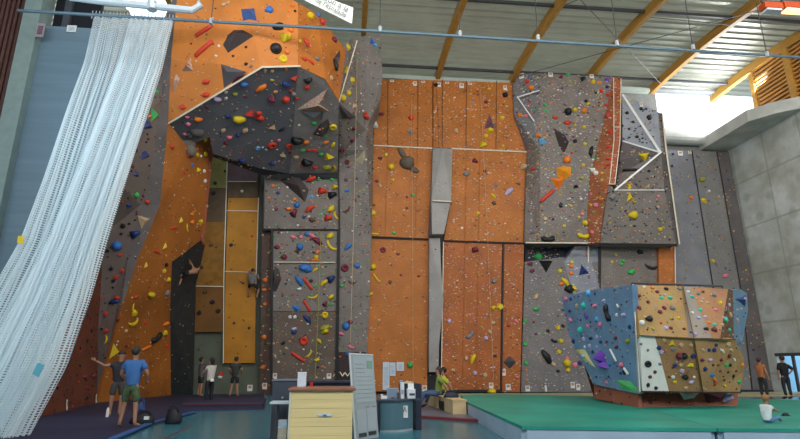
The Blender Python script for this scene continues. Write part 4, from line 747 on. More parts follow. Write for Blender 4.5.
multi('climbing_hold', [(187.5, 144, 15, 15, 0), (190, 151, 16, 13, 0)], mat('boulder_grey_resin', (.19, .155, .125), .8, .15, 3), 'grey pebble-like double grip at the top of the leaning orange face')
multi('climbing_hold', [(197, 132, 16, 11, 10), (190, 135, 9, 7, 0)], mat('boulder_dark_resin', (.10, .09, .09), .8, .15, 3), 'dark grey rounded grip above the pebble grip')

# labels for the holds: colour, shape, wall and rank among its like
from collections import defaultdict
grp = defaultdict(list)
for r in HREC: grp[(r[1], r[2], r[3])].append(r)
NUM = ['', 'second', 'third', 'fourth', 'fifth', 'sixth', 'seventh', 'eighth', 'ninth', 'tenth', 'eleventh', 'twelfth', 'thirteenth', 'fourteenth', 'fifteenth', 'sixteenth', 'seventeenth', 'eighteenth', 'nineteenth', 'twentieth']
CW = {'tan': 'beige', 'lilac': 'pale lilac', 'lightblue': 'sky-blue', 'navy': 'navy blue'}
for (c, s, k), L0 in grp.items():
    L0.sort(key=lambda r: (r[5], r[4])); base = '%s %s climbing hold' % (CW.get(c, c), WORD[s])
    n_ = len(L0)
    for i, r in enumerate(L0):
        if n_ == 1: lb = 'only sizeable %s on the %s' % (base, WHERE[k])
        elif i == 0: lb = 'highest %s on the %s' % (base, WHERE[k])
        elif i == n_ - 1: lb = 'lowest %s on the %s' % (base, WHERE[k])
        else: lb = '%s highest %s on the %s' % (NUM[i], base, WHERE[k])
        tag(r[0], lb, 'climbing hold', 'bolt-on holds on the ' + WHERE[k])

# ------------------------------------------------------------------ floor mats, lines
DM = mat('indigo_crash_mat', (.022, .024, .060), .6, .12, 1.0); RM = mat('red_vinyl', (.17, .03, .035), .5, .05)
BM_ = mat('blue_vinyl', (.03, .10, .30), .45, .05)
poly = [onZ(*p) for p in [(-40, 436), (20, 446), (112, 439), (150, 423), (195, 411.5), (265, 410), (264, 394.5), (172, 396), (98, 403.8), (36, 420.5)]]
tag(obj('crash_mat', prismb([(p.x, p.y) for p in poly], 0, .05), DM), 'indigo landing mat covering the floor along the left climbing walls', 'mat')
bm = bmesh.new(); e = [onZ(*p, .055) for p in [(112, 439), (150, 423), (195, 411.5)]]
for a, c in zip(e, e[1:]): obox(bm, a, c, .16, .03)
tag(obj('mat_edge_strip', bm, BM_), 'blue edging strip along the front of the left landing mat', 'edging')
poly = [onZ(*p) for p in [(183, 409), (262, 408.5), (266, 403), (215, 402.5), (186, 405)]]
ms = empty('folded_mat', poly[0], 'low dark folded mat with red edge on the floor behind the belayers', 'mat')
obj('mat_body', prismb([(p.x, p.y) for p in poly], .05, .2), DM, ms); bm = bmesh.new(); obox(bm, poly[0] + Vector((0, -.02, .16)), poly[1] + Vector((0, -.02, .16)), .03, .03); obj('red_edge', bm, RM, ms)
bm = bmesh.new(); bx(bm, 1.2, 3.9, 15.6, 29.4, 0, .06)
poly = [onZ(*p) for p in [(418, 418), (486, 422.5), (471, 406), (455, 396), (415, 396)]]
gm = empty('grey_floor_mat', poly[0], 'purple-grey floor mat with red front edge between desk and green mat', 'mat')
bm.free(); obj('mat_body', prismb([(p.x, p.y) for p in poly], 0, .06), mat('mauve_grey_mat', (.13, .13, .17), .4, .1, 1), gm)
bm = bmesh.new(); obox(bm, poly[0] + Vector((0, -.05, .035)), poly[1] + Vector((0, -.05, .035)), .22, .07); obj('red_edge', bm, RM, gm)
bm = bmesh.new()
a, c = onZ(158, 441, .002), onZ(192, 426, .002); obox(bm, a, c, .05, .004); a, c = onZ(60, 438, .052), onZ(60, 438, .052) + Vector((.01, .01, 0))
obj('floor_line', bm, RM)['kind'] = 'structure'
bm = box(5.2, XR - .05, 25.2, 28.2, 0, .06); tag(obj('beige_mat_strip', bm, mat('beige_vinyl', (.42, .36, .20), .5, .08)), 'beige low strip of matting along the foot of the back climbing walls', 'mat')

GT1 = mat('green_mat_top', (.016, .27, .195), .5, .22, .7, bump=.15); LB = mat('pale_blue_mat_side', (.36, .46, .56), .55, .08, 1.5, bump=.2)
def crashpad(poly, label):
    P_ = [Vector((p[0], p[1], 0)) for p in poly]
    r = empty('bouldering_mat', P_[0], label, 'mat', 'thick green bouldering mats')
    bm = prismb(poly, 0, .36); bmesh.ops.bevel(bm, geom=[e for e in bm.edges if abs(e.verts[0].co.z - e.verts[1].co.z) > .1], offset=.08, segments=3, affect='EDGES')
    obj('pale_side', bm, LB, r)
    cx = sum(p[0] for p in poly) / len(poly); cy = sum(p[1] for p in poly) / len(poly)
    bm = prismb([(p[0] + (p[0] - cx) * .004, p[1] + (p[1] - cy) * .004) for p in poly], .345, .40)
    obj('green_top', bm, GT1, r)
crashpad([(3.19, 9.93), (6.42, 9.28), (9.0, 18.95), (5.89, 20.6), (4.3, 20.4), (3.68, 16.86)], 'thick green bouldering mat with pale blue side, left one')
crashpad([(6.47, 9.27), (16.5, 7.6), (21.6, 15.0), (14.24, 16.4), (9.05, 18.92)], 'thick green bouldering mat with pale blue side, right one under the seated toddler')

# ------------------------------------------------------------------ net on its rail
bm = bmesh.new(); r0, r1 = onY(18, 10.5, 20), Vector((XR, 20.1, 15.35))
tube(bm, [r0, onY(400, 32.5, 20), r1], .065, 8)
rail = empty('net_rail', r0, 'long blue-grey horizontal steel rail slung under the roof', 'rail'); obj('rail_tube', bm, BLUEST, rail)
for px, py in ((211, 22), (380, 30), (460, 34.5), (538, 38.5), (617, 44), (693, 48), (767, 55)):
    p = onY(px, py, 20); obj('hanger_rod', tubeb([p, (p.x, 20, zb(20) + .1)], .02, 5), DARKST, rail)
    obj('hanger_clamp', tubeb([p - Vector((0, 0, .1)), p + Vector((0, 0, .16))], .09, 6), STEEL, rail)
pp = [onY(100, 1, 17), onY(150, 6, 17), onY(192, 10.5, 17), onY(200, 6, 17), onY(197, -6, 17)]
t = empty('ceiling_pipe', pp[0], 'pale thick pipe with upturned end above the net', 'pipe'); obj('pipe_run', tubeb([onY(70, -3, 17)] + pp, .13, 10), mat('pale_grey_paint', (.5, .56, .6), .4, .03), t)
obj('pipe_bracket', tubeb([onY(152, 2, 17), onY(152, 10, 17)], .17, 8), STEEL, t)

netm = bpy.data.materials.new('white_net_cord'); netm.use_nodes = True; nt = netm.node_tree; N = nt.nodes; L = nt.links; b = N['Principled BSDF']
b.inputs['Base Color'].default_value = (.82, .92, .96, 1); b.inputs['Roughness'].default_value = .8
uv = N.new('ShaderNodeUVMap'); sp = N.new('ShaderNodeSeparateXYZ'); L.new(uv.outputs[0], sp.inputs[0])
def cord(sock, f, wdt):
    a = N.new('ShaderNodeMath'); a.operation = 'MULTIPLY'; a.inputs[1].default_value = f; L.new(sock, a.inputs[0])
    c = N.new('ShaderNodeMath'); c.operation = 'FRACT'; L.new(a.outputs[0], c.inputs[0])
    d = N.new('ShaderNodeMath'); d.operation = 'LESS_THAN'; d.inputs[1].default_value = wdt; L.new(c.outputs[0], d.inputs[0]); return d.outputs[0]
ad = N.new('ShaderNodeMath'); ad.operation = 'MAXIMUM'; L.new(cord(sp.outputs[0], 105, .38), ad.inputs[0]); L.new(cord(sp.outputs[1], 185, .40), ad.inputs[1])
tl = N.new('ShaderNodeBsdfTranslucent'); tl.inputs[0].default_value = (.82, .92, .96, 1)
m1 = N.new('ShaderNodeMixShader'); m1.inputs[0].default_value = .45; L.new(b.outputs[0], m1.inputs[1]); L.new(tl.outputs[0], m1.inputs[2])
tp = N.new('ShaderNodeBsdfTransparent'); m2 = N.new('ShaderNodeMixShader'); L.new(ad.outputs[0], m2.inputs[0]); L.new(tp.outputs[0], m2.inputs[1]); L.new(m1.outputs[0], m2.inputs[2])
L.new(m2.outputs[0], N['Material Output'].inputs[0])
def lerp_path(path, t):
    n_ = len(path) - 1; f = t * n_; i = min(int(f), n_ - 1); f -= i
    return tuple(path[i][j] * (1 - f) + path[i + 1][j] * f for j in range(3))
def net_sheet(Lp, Rp, nu, nv, pleats, amp, seed):
    rn = random.Random(seed); ph = [rn.uniform(0, 6.3) for _ in range(5)]
    bm = bmesh.new(); uvl = bm.loops.layers.uv.new('UVMap'); G = []
    for j in range(nv + 1):
        v = j / nv; a = onY(*lerp_path(Lp, v)); c = onY(*lerp_path(Rp, v)); row = []
        for i in range(nu + 1):
            u = i / nu; uu = u + .02 * math.sin(u * 17 + ph[0] + v * 2) + .012 * math.sin(u * 41 + ph[1])
            p = a.lerp(c, min(1, max(0, uu)))
            A_ = amp * (.25 + .75 * min(1, v * 4))
            d = math.sin(u * pleats * 2 * PI + ph[2] + 1.2 * math.sin(v * 3 + ph[3])) + .55 * math.sin(u * pleats * 4.4 * PI + ph[4] + v * 2)
            p = p + Vector((.25 * math.cos(u * pleats * 2 * PI + v), 1, 0)) * d * A_
            row.append(bm.verts.new(p))
        G.append(row)
    for j in range(nv):
        for i in range(nu):
            f = bm.faces.new((G[j][i], G[j + 1][i], G[j + 1][i + 1], G[j][i + 1])); f.smooth = True
            for lp, (ii, jj) in zip(f.loops, ((i, j), (i, j + 1), (i + 1, j + 1), (i + 1, j))): lp[uvl].uv = (ii / nu, jj / nv)
    return bm
nr = empty('dividing_net', onZ(20, 436), 'big white pleated dividing net gathered aside at the far left', 'net')
Lp = [(92, 17, 20), (82, 60, 19), (63, 115, 17.8), (42, 180, 16.4), (20, 242, 15), (-12, 300, 13.6), (-50, 365, 12.4), (-90, 440, 11.5)]
Rp = [(173, 21, 20), (160, 70, 19), (142, 122, 17.8), (122, 180, 16.4), (101, 238, 15), (80, 300, 13.9), (52, 368, 12.9), (14, 437, 12.2)]
obj('back_layer', net_sheet(Lp, Rp, 150, 60, 9, .16, 3), netm, nr)
Lp2 = [(130, 19, 19.9), (118, 60, 18.6), (98, 115, 17.3), (73, 180, 15.9), (48, 242, 14.5), (18, 300, 13.1), (-20, 365, 11.9), (-60, 440, 11)]
Rp2 = [(173, 21, 19.9), (161, 68, 18.6), (144, 120, 17.3), (124, 178, 15.9), (103, 236, 14.5), (83, 298, 13.4), (57, 366, 12.4), (18, 437, 11.7)]
obj('front_layer', net_sheet(Lp2, Rp2, 90, 60, 5, .2, 8), netm, nr)
bm = bmesh.new()
for i in range(24): p = onY(92 + i * 3.5, 16 + i * .17, 20); tube(bm, [p + Vector((0, 0, .25)), p + Vector((0, 0, -.12))], .02, 4)
o = obj('net_rings', bm, STEEL, nr); o['kind'] = 'stuff'
# taped patches and tag on the net
def patch(pts, Y, m_, name, label):
    P_ = [onY(x, y, Y) for x, y in pts]; bm = bmesh.new(); f = bm.faces.new([bm.verts.new(p) for p in P_])
    r = bmesh.ops.extrude_face_region(bm, geom=[f]); bmesh.ops.translate(bm, vec=(0, .02, 0), verts=[v for v in r['geom'] if isinstance(v, bmesh.types.BMVert)])
    bmesh.ops.recalc_face_normals(bm, faces=bm.faces[:]); o = obj(name, bm, m_, nr); o['label'] = label
patch([(18, 236), (24, 236), (23, 244), (17, 243)], 14.7, HM['yellow'], 'net_tag', 'yellow tag')
patch([(37, 363), (44, 365), (38, 377), (32, 374)], 11.4, mat('turquoise_cloth', (.12, .42, .52), .8), 'net_patch', 'turquoise patch')
# pictures on partition and pillar
def plate(px0, py0, px1, py1, Y, m_, name, label, cat, group=None, frame=None):
    a = onY(px0, py1, Y); c = onY(px1, py0, Y); r = empty(name, ((a.x + c.x) / 2, Y, a.z), label, cat, group)
    pb = obj('plate_body', box(a.x, c.x, Y - .03, Y, a.z, c.z), m_, r)
    if frame:
        w_ = (c.x - a.x) * .18; h_ = (c.z - a.z) * .18
        obj('printed_field', box(a.x + w_, c.x - w_, Y - .036, Y - .03, a.z + h_, c.z - h_), frame, pb)
    return r
plate(35, 24, 46, 37, 21.68, mat('pinkish_frame', (.42, .36, .38), .6), 'wall_poster', 'small reddish framed poster at the head of the pale pillar', 'poster', frame=mat('maroon_print', (.20, .12, .16), .7, .3, 8))
plate(66.5, 26, 77, 32, 22.08, WHITE, 'wall_sign', 'small white sign at the top of the blue-grey partition', 'sign', frame=mat('sign_grey_blue', (.5, .6, .68), .6, .2, 9))

# route number cards on the walls
CARD = mat('white_card', (.72, .70, .66), .5, .05); CPR = mat('card_print', (.45, .20, .14), .6, .4, 20)
for px, py, sx_, sy_, lb in [(392, 81, 4, 2.2, 'leftmost at the head of the left orange wall'), (415, 84, 3.5, 5, 'tall one at the head of the left orange wall'), (423, 82, 4, 2.2, 'small one beside the second joint of the orange wall'),
        (439, 85, 3.5, 5, 'beside the black ball at the head of the orange wall'), (447, 83, 4, 2.2, 'small one just right of the fin line'), (461.5, 86, 4.5, 5, 'tall one left of the right wall joint'), (470, 84, 4, 2.2, 'small one right of the right wall joint'), (505, 88, 3.5, 5, 'above the black ball at the right orange wall'),
        (521.5, 76, 5, 5, 'at the left head of the grey bulge'), (550.5, 75, 4.5, 5, 'second from left at the head of the bulge'), (558.5, 74, 4, 3, 'small middle one at the head of the bulge'), (583.5, 75.5, 4, 3, 'above the black grip at the head of the bulge'), (591.5, 76.5, 4, 4.5, 'at the right head of the bulge'),
        (680, 153.5, 5, 5, 'left one at the head of the dark corner wall'), (689.5, 152.5, 3.5, 3, 'right one at the head of the dark corner wall'), (641, 105, 3, 5, 'at the head of the faceted wall'),
        (66, 405, 3.5, 10, 'at the foot of the red-brown wall'), (95.5, 399, 3, 9, 'at the corner foot of the red-brown wall'), (250, 388, 5, 6, 'at the foot of the recessed wall'), (265, 386, 5, 6, 'at the foot of the brown side strip'), (275, 376, 4, 5.5, 'left one at the foot of the taupe wall'), (329, 376, 4.5, 5, 'right one at the foot of the taupe wall'),
        (424.5, 391 - 2, 4.5, 7, 'at the foot of the left orange wall'), (491, 385.5, 4.5, 5.5, 'at the foot of the wide orange wall'), (503.5, 372.5, 4, 6, 'beside the slate diamond volume'), (508, 387, 5, 6, 'lowest on the narrow orange strip'), (527.5, 388.5, 4.5, 5.5, 'at the left foot of the grey wall under the bulge'), (572.5, 385, 4.2, 6, 'left of the pair near the boulder'), (578, 387, 4, 6, 'right of the pair near the boulder'),
        (752, 388, 4, 6, 'at the foot of the corner wall behind the boulder')]:
    h = hit(px, py)
    if not h: print('card miss', px, py); continue
    q, n_, k = h; s = mpp(q); r = bpy.data.objects.new('route_card', None); COL.objects.link(r); r.matrix_world = Matrix.Translation(q + n_ * .03) @ rot_in(n_, 0).to_4x4(); tag(r, 'white route card, ' + lb, 'route card', 'white route cards')
    w_, h_ = sx_ * s / 2, sy_ * s / 2
    cd_ = obj('card', box(-w_, w_, -h_, h_, -.01, .012), CARD, r, world=False); obj('printed_field', box(-w_ * .6, w_ * .6, -h_ * .1, h_ * .7, .012, .016), CPR, cd_, world=False)

# notices on the orange wall seen over the desk
for x0, y0, x1, y1, lb in [(382.5, 362, 389.5, 390, 'long narrow pale notice on the orange wall above the desk'), (389.8, 362.5, 395.5, 376, 'middle pale notice on the orange wall above the desk'), (396.5, 362, 404, 371, 'square pale notice on the orange wall above the desk')]:
    plate(x0, y0, x1, y1, YW - .02, mat('pale_blue_paper', (.55, .60, .66), .7, .05), 'wall_notice', lb, 'notice', 'pale notices above the desk', frame=mat('notice_print', (.46, .52, .60), .7, .15, 6))

# ------------------------------------------------------------------ heaters
for i, (x0, x1) in enumerate(((766, 783), (786, 806))):
    Yh = 17.5; a = onY(x0, 8.5, Yh); c = onY(x1, 2, Yh)
    t = empty('radiant_heater', ((a.x + c.x) / 2, Yh, a.z), ('left' if i == 0 else 'right') + ' orange radiant gas heater hanging under the roof at upper right', 'heater', 'ceiling radiant heaters')
    hs = obj('housing', box(a.x, c.x, Yh, Yh + .38, a.z + .08, c.z, bevel=.03), mat('orange_heater_paint', (.42, .06, .01), .5, .05), t)
    obj('ceramic_plaque', box(a.x + .1, c.x - .08, Yh + .03, Yh + .35, a.z - .0, a.z + .1), mat('glowing_ceramic', (1, .62, .25), .5, emit=(2.5 if i else .4)) if i else mat('white_ceramic', (.6, .65, .7), .5), hs)
    obj('suspension_bar', box(a.x, c.x, Yh + .1, Yh + .2, c.z, c.z + .12), DARKST, t)
# banner
Bp = [onY(290, -6, 16), onY(309, -6, 16), onY(352.5, 8, 16), onY(352, 23.5, 16), onY(300, 0, 16)]
bn = empty('hanging_banner', Bp[3], 'white fabric banner with dark lettering hanging beside the orange tower top', 'banner')
bm = bmesh.new(); q = [onY(288, -8, 16.1), onY(352, 23.7, 16), onY(353.2, 7.7, 16), onY(312, -8, 16.1)]
f = bm.faces.new([bm.verts.new(p) for p in q]); r = bmesh.ops.extrude_face_region(bm, geom=[f]); bmesh.ops.translate(bm, vec=(0, .03, 0), verts=[v for v in r['geom'] if isinstance(v, bmesh.types.BMVert)]); bmesh.ops.recalc_face_normals(bm, faces=bm.faces[:])
bcl = obj('banner_cloth', bm, mat('banner_white', (.62, .62, .58), .8, .04), bn)
def text(name, body, loc, size, rot, m_, parent):
    cu = bpy.data.curves.new(name, 'FONT'); cu.body = body; cu.size = size; cu.extrude = .004; cu.align_x = 'RIGHT'; cu.materials.append(m_)
    o = bpy.data.objects.new(name, cu); COL.objects.link(o); o.parent = parent; o.parent = None; bpy.context.view_layer.update()
    me = bpy.data.meshes.new_from_object(o); bpy.data.objects.remove(o)
    o = bpy.data.objects.new(name, me); COL.objects.link(o); o.parent = parent
    pl_ = parent.parent.location if parent.parent else parent.location
    o.location = Vector(loc) - pl_; o.rotation_euler = rot; return o
dirv = (q[1] - q[0]); ang = math.atan2(dirv.z, dirv.x); INK = mat('ink_grey', (.12, .13, .15), .7)
text('lettering', 'l\u2019initiation \u00e0 la', onY(347.5, 12, 15.96), .30, (PI / 2, -ang, 0), INK, bcl)
text('lettering', 'et de l\u2019escalade', onY(345.5, 17.2, 15.96), .24, (PI / 2, -ang, 0), INK, bcl)
obj('banner_cord', tubeb([q[2], q[2] + Vector((.2, 0, 2.2))], .012, 4), DARKST, bn)

# ------------------------------------------------------------------ reception counter, board, desk
YEL = mat('yellow_pine_boards', (.80, .62, .29), .5, .08, 2, stretch=(.3, 1, 8))
a = onY(291, 388, 10.3); c = onY(353, 388, 10.3); zt = a.z
ct = empty('reception_counter', ((a.x + c.x) / 2, 10.5, 0), 'yellow pine reception counter with reddish top in the bottom centre', 'counter')
bm = bmesh.new(); nb = 6
for i in range(nb): z0 = .08 + i * (zt - .12) / nb; bx(bm, a.x, c.x, 10.3, 10.34, z0, z0 + (zt - .12) / nb - .003)
obj('front_boards', bm, YEL, ct); obj('carcass', box(a.x + .01, c.x, 10.35, 11.1, 0, zt - .05), mat('dark_carcass', (.05, .05, .06), .6), ct)
obj('side_edge', box(a.x - .02, a.x + .012, 10.28, 11.1, 0, zt - .04), mat('pale_edge', (.6, .6, .5), .5), ct)
obj('counter_top', box(a.x - .04, c.x + .05, 10.22, 11.15, zt - .05, zt, bevel=.01), mat('red_brown_top', (.30, .12, .07), .4, .1), ct)
hp = onY(325, 415, 10.29); hd = obj('name_plate', box(hp.x - .12, hp.x + .12, 10.26, 10.3, hp.z - .022, hp.z + .022, bevel=.006), mat('pale_blue_plate', (.55, .68, .78), .3), ct)
obj('plate_mark', box(hp.x - .035, hp.x + .03, 10.254, 10.262, hp.z - .012, hp.z + .012), mat('plate_grey', (.12, .18, .26), .4), hd)
a2 = onY(297.5, 384, 10.9); c2 = onY(306.5, 372.5, 10.9)
wb = empty('white_display_box', (a2.x + .08, 10.9, zt), 'small upright white box standing on the counter top', 'box')
obj('box_body', box(a2.x, c2.x, 10.85, 11.0, zt, c2.z, bevel=.008), mat('white_blue_plastic', (.66, .74, .82), .4), wb)
obj('box_lid', box(a2.x - .005, c2.x + .005, 10.845, 11.005, c2.z - .01, c2.z + .008), WHITE, wb)
rp_ = onY(311.5, 382, 10.95); cup = empty('red_cup', (rp_.x, 10.95, zt), 'small red cup on the counter beside the white box', 'cup')
obj('cup_body', tubeb([(rp_.x, 10.95, zt), (rp_.x, 10.95, zt + .08)], [.025, .035], 10), HM['red'], cup)
# dark cupboard and little white table to its left
a = onY(273, 379.5, 11.6); c = onY(292, 379.5, 11.6)
cb = empty('grey_cupboard', ((a.x + c.x) / 2, 11.8, 0), 'dark slate cupboard left of the pine counter', 'cupboard')
SLT = mat('slate_laminate', (.055, .062, .085), .45, .06); obj('cupboard_body', box(a.x, c.x + .1, 11.6, 12.1, 0, a.z - .03, bevel=.01), SLT, cb)
obj('cupboard_top', box(a.x - .02, c.x + .1, 11.57, 12.12, a.z - .03, a.z), mat('slate_top', (.16, .19, .24), .4), cb)
obj('cupboard_knob', tubeb([((a.x + c.x) / 2 + .02, 11.6, a.z - .35), ((a.x + c.x) / 2 + .02, 11.56, a.z - .35)], .02, 8), STEEL, cb)
a = onY(270, 403, 10.9); c = onY(291, 403, 10.9)
tb = empty('white_side_table', (a.x + .2, 11.1, 0), 'small white side table in front of the slate cupboard', 'table'); zz = a.z
obj('table_top', box(a.x, c.x, 10.85, 11.3, zz - .02, zz + .02, bevel=.005), mat('white_laminate', (.6, .66, .72), .35), tb)
for xx in (a.x + .12, c.x - .04): obj('leg', box(xx - .015, xx + .015, 10.9, 10.93, 0, zz - .02), DARKST, tb)
for xx in (a.x + .12, c.x - .04): obj('leg', box(xx - .015, xx + .015, 11.22, 11.25, 0, zz - .02), DARKST, tb)
for i, (z0, z1) in enumerate(((0.0, .17), (.17, .32), (.32, .44))):
    bxx = empty('storage_box', (a.x + .3, 11.05, z0), ['beige box at the bottom of the stack under the white table', 'beige box in the middle of the stack under the white table', 'pale blue box topmost of the stack under the white table'][i], 'box', 'boxes under the side table')
    obj('box_body', box(a.x + .17 - i * 0, a.x + .36, 10.95, 11.15, z0, z1 - .012, bevel=.006), mat('beige_card', (.55, .48, .36), .7) if i < 2 else mat('pale_blue_card', (.45, .58, .70), .6), bxx)
    obj('box_lid', box(a.x + .165, a.x + .365, 10.945, 11.155, z1 - .014, z1 - .001), CARD, bxx)
# long dark table behind the counter
a = onY(283, 382, 13.5); bt = empty('black_back_table', (-.9, 13.8, 0), 'long black table behind the pine counter', 'table'); zz = onY(320, 381, 13.5).z
BT = mat('blue_black_laminate', (.02, .025, .045), .4); x0, x1 = onY(301, 381, 13.5).x, onY(372, 381, 13.5).x
obj('table_top', box(x0, x1, 13.5, 14.1, zz - .06, zz, bevel=.01), BT, bt); obj('front_panel', box(x0 + .05, x1 - .05, 13.56, 13.6, .1, zz - .06), BT, bt)
for xx in (x0 + .05, x1 - .11): obj('leg', box(xx, xx + .06, 13.5, 14.05, 0, zz - .06), BT, bt)
# leaning information board
q = [onY(354, 441, 11.35), onY(377.5, 437.5, 11.95), onY(372, 355, 12.15), onY(348.5, 353.5, 11.55)]
q[0].z = max(q[0].z, 0.0); q[1].z = 0.0; q[0].z = 0.0
wbd = empty('information_board', (q[0] + q[1]) / 2, 'tall pale grey information board standing at the end of the counter', 'board')
def quadslab(q, d, m_, name, parent):
    n_ = (q[1] - q[0]).cross(q[3] - q[0]).normalized()
    if n_.y > 0: n_ = -n_
    bm = bmesh.new(); f1 = [bm.verts.new(p) for p in q]; f2 = [bm.verts.new(p + n_ * d) for p in q]
    bm.faces.new(f1[::-1]); bm.faces.new(f2)
    for i in range(4): bm.faces.new((f1[i], f1[(i + 1) % 4], f2[(i + 1) % 4], f2[i]))
    bmesh.ops.recalc_face_normals(bm, faces=bm.faces[:]); return obj(name, bm, m_, parent), n_
def bil(u, v): return (q[0] * (1 - u) + q[1] * u) * (1 - v) + (q[3] * (1 - u) + q[2] * u) * v
o, n_ = quadslab(q, .03, mat('board_grey', (.34, .38, .40), .5, .04), 'panel', wbd)
PNL = o
if (n_.y > 0): n_ = -n_
def sheet(u0, v0, u1, v1, m_, name, off=.034, lab=None):
    qq = [bil(u0, v0) + n_ * off, bil(u1, v0) + n_ * off, bil(u1, v1) + n_ * off, bil(u0, v1) + n_ * off]
    o, _ = quadslab(qq, .004, m_, name, PNL)
    if lab: o['label'] = lab
PAP = mat('grey_paper', (.38, .43, .455), .7, .05); sheet(.10, .42, .93, .97, PAP, 'paper_sheet'); sheet(.12, .08, .50, .34, PAP, 'paper_sheet'); sheet(.55, .09, .93, .35, PAP, 'paper_sheet')
DK = mat('print_black', (.04, .045, .05), .7, .8, 30); sheet(.16, .03, .48, .075, DK, 'printed_strip', .036); sheet(.56, .035, .90, .08, DK, 'printed_strip', .036)
sheet(.68, .82, .90, .92, mat('green_grey_print', (.20, .34, .26), .7, .2, 20), 'green_print', .04)
GL_ = mat('line_grey', (.24, .28, .29), .7)
for i in range(9): sheet(.16, .47 + i * .05, .88 if i < 6 else .6, .475 + i * .05, GL_, 'text_line', .04)
sheet(.50, .36, .66, .365, DK, 'text_line', .04); sheet(.8, .36, .95, .366, DK, 'text_line', .04)
EDG = mat('white_alu', (.66, .70, .72), .35, metal=.2); sheet(-.03, 0, .03, 1.0, EDG, 'frame_edge', .032); sheet(-.03, .99, 1.0, 1.005, EDG, 'frame_edge', .032)
# curved desk
dk = empty('curved_desk', (1.3, 13.1, 0), 'curved teal-fronted desk with black risers beside the information board', 'desk')
p0 = onZ(379, 432); p1 = onZ(413, 430); zt = onY(395, 400, 12.6).z
arc = []
for i in range(13): t = i / 12; arc.append(((p0.x * (1 - t) + p1.x * t), p0.y * (1 - t) + p1.y * t - .22 * math.sin(PI * t)))
bm = prismb(arc + [(p1.x, p1.y + .08), (p0.x, p0.y + .08)], .05, zt - .04); obj('curved_front', bm, mat('teal_laminate', (.085, .17, .21), .4, .06), dk)
obj('plinth', prismb([(x, y + .02) for x, y in arc] + [(p1.x, p1.y + .3), (p0.x, p0.y + .3)], 0, .05), mat('pale_plinth', (.4, .45, .48), .5), dk)
obj('desk_top', prismb([(p0.x - .25, p0.y - .05)] + [(x, y - .06) for x, y in arc] + [(p1.x + .18, p1.y - .03), (p1.x + .18, p1.y + .8), (p0.x - .25, p0.y + .8)], zt - .04, zt), mat('desk_top_dark', (.06, .075, .09), .35), dk)
zr = onY(417, 384, 12.9).z
obj('riser_panel', box(p1.x + .06, p1.x + .20, p1.y - .03, p1.y + .85, 0, zr, bevel=.01), BT, dk)
obj('riser_panel', box(p0.x - .28, p0.x - .12, p0.y + .1, p0.y + .8, 0, zr, bevel=.01), BT, dk)
obj('back_panel', box(p0.x + .55, p1.x + .10, p1.y + .72, p1.y + .78, zt, zr - .02), BT, dk)
obj('desk_pocket', box(p0.x - .04, p0.x + .02, p0.y - .05, p0.y + .1, 0, zt - .04), BT, dk)
sg = onY(404.5, 411, p1.y - .2); pl = empty('desk_sign', (sg.x, p1.y - .24, sg.z - .1), 'white pictogram sign on the curved desk front', 'sign')
Yd = p0.y * .25 + p1.y * .75 - .17
obj('sign_plate', box(sg.x - .07, sg.x + .07, Yd - .03, Yd, sg.z - .14, sg.z + .12), CARD, pl)
bm = bmesh.new(); obox(bm, (sg.x - .035, Yd - .035, sg.z - .02), (sg.x, Yd - .035, sg.z + .10), .014, .006, Vector((0, -1, 0))); obox(bm, (sg.x + .035, Yd - .035, sg.z - .02), (sg.x, Yd - .035, sg.z + .10), .014, .006, Vector((0, -1, 0))); obox(bm, (sg.x - .022, Yd - .035, sg.z + .02), (sg.x + .022, Yd - .035, sg.z + .02), .006, .012, Vector((0, -1, 0)))
obj('pictogram', bm, DARKST, pl)
# things on the desk
def deskitem(name, label, cat, px, py_b, w_, h_, d_, m_, y, parts=(), z=None):
    p = onY(px, py_b, y); z = zt if z is None else z
    r = empty(name, (p.x, y, z), label, cat)
    obj('body', box(p.x - w_ / 2, p.x + w_ / 2, y, y + d_, z, z + h_, bevel=min(w_, h_, d_) * .08), m_, r)
    for nm, (x0, x1, y0, y1, z0, z1), mm in parts: obj(nm, box(p.x + x0, p.x + x1, y + y0, y + y1, z + z0, z + z1), mm, r)
    return r
GB = mat('grey_blue_plastic', (.30, .36, .45), .5); yb = p0.y + .25
deskitem('computer_monitor', 'grey-blue monitor on the curved desk', 'monitor', 392.5, 399, .26, .24, .05, GB, yb, [('stand', (-.03, .03, .0, .1, -.0, .03), DARKST), ('screen', (-.115, .115, -.006, 0, .03, .22), mat('screen_blue_grey', (.22, .28, .38), .2))])
deskitem('desk_telephone', 'white telephone at the left end of the desk', 'telephone', 384, 399, .14, .07, .16, WHITE, yb - .1, [('handset', (-.07, -.03, 0, .16, .07, .10), WHITE), ('keypad', (-.01, .05, .02, .12, .07, .075), DARKST)])
deskitem('white_file_box', 'tall white file box standing on the desk', 'file box', 402.5, 399, .085, .36, .2, mat('white_plastic', (.70, .72, .76), .5), yb, [('label_holder', (-.03, .03, -.006, 0, .1, .2), GB)])
deskitem('white_printer', 'white printer with dark slot at the right of the desk', 'printer', 411.5, 399, .19, .22, .25, mat('white_plastic', (0, 0, 0)), yb - .05, [('paper_slot', (-.05, .08, -.006, 0, .07, .12), DARKST), ('paper', (-.07, .07, .1, .12, .22, .34), WHITE)])
deskitem('paper_pile', 'low pile of yellowish papers on the desk riser', 'papers', 409, 383, .24, .04, .12, mat('cream_paper', (.62, .5, .3), .7), p1.y + .70, [('top_sheet', (-.10, .11, .01, .11, .04, .046), WHITE)], z=zr - .02)
deskitem('dark_pen_pot', 'dark pot on the desk between monitor and file box', 'pot', 398.5, 399, .05, .14, .05, DARKST, yb - .05, [('pens', (-.015, .015, .01, .03, .14, .2), HM['tan'])])
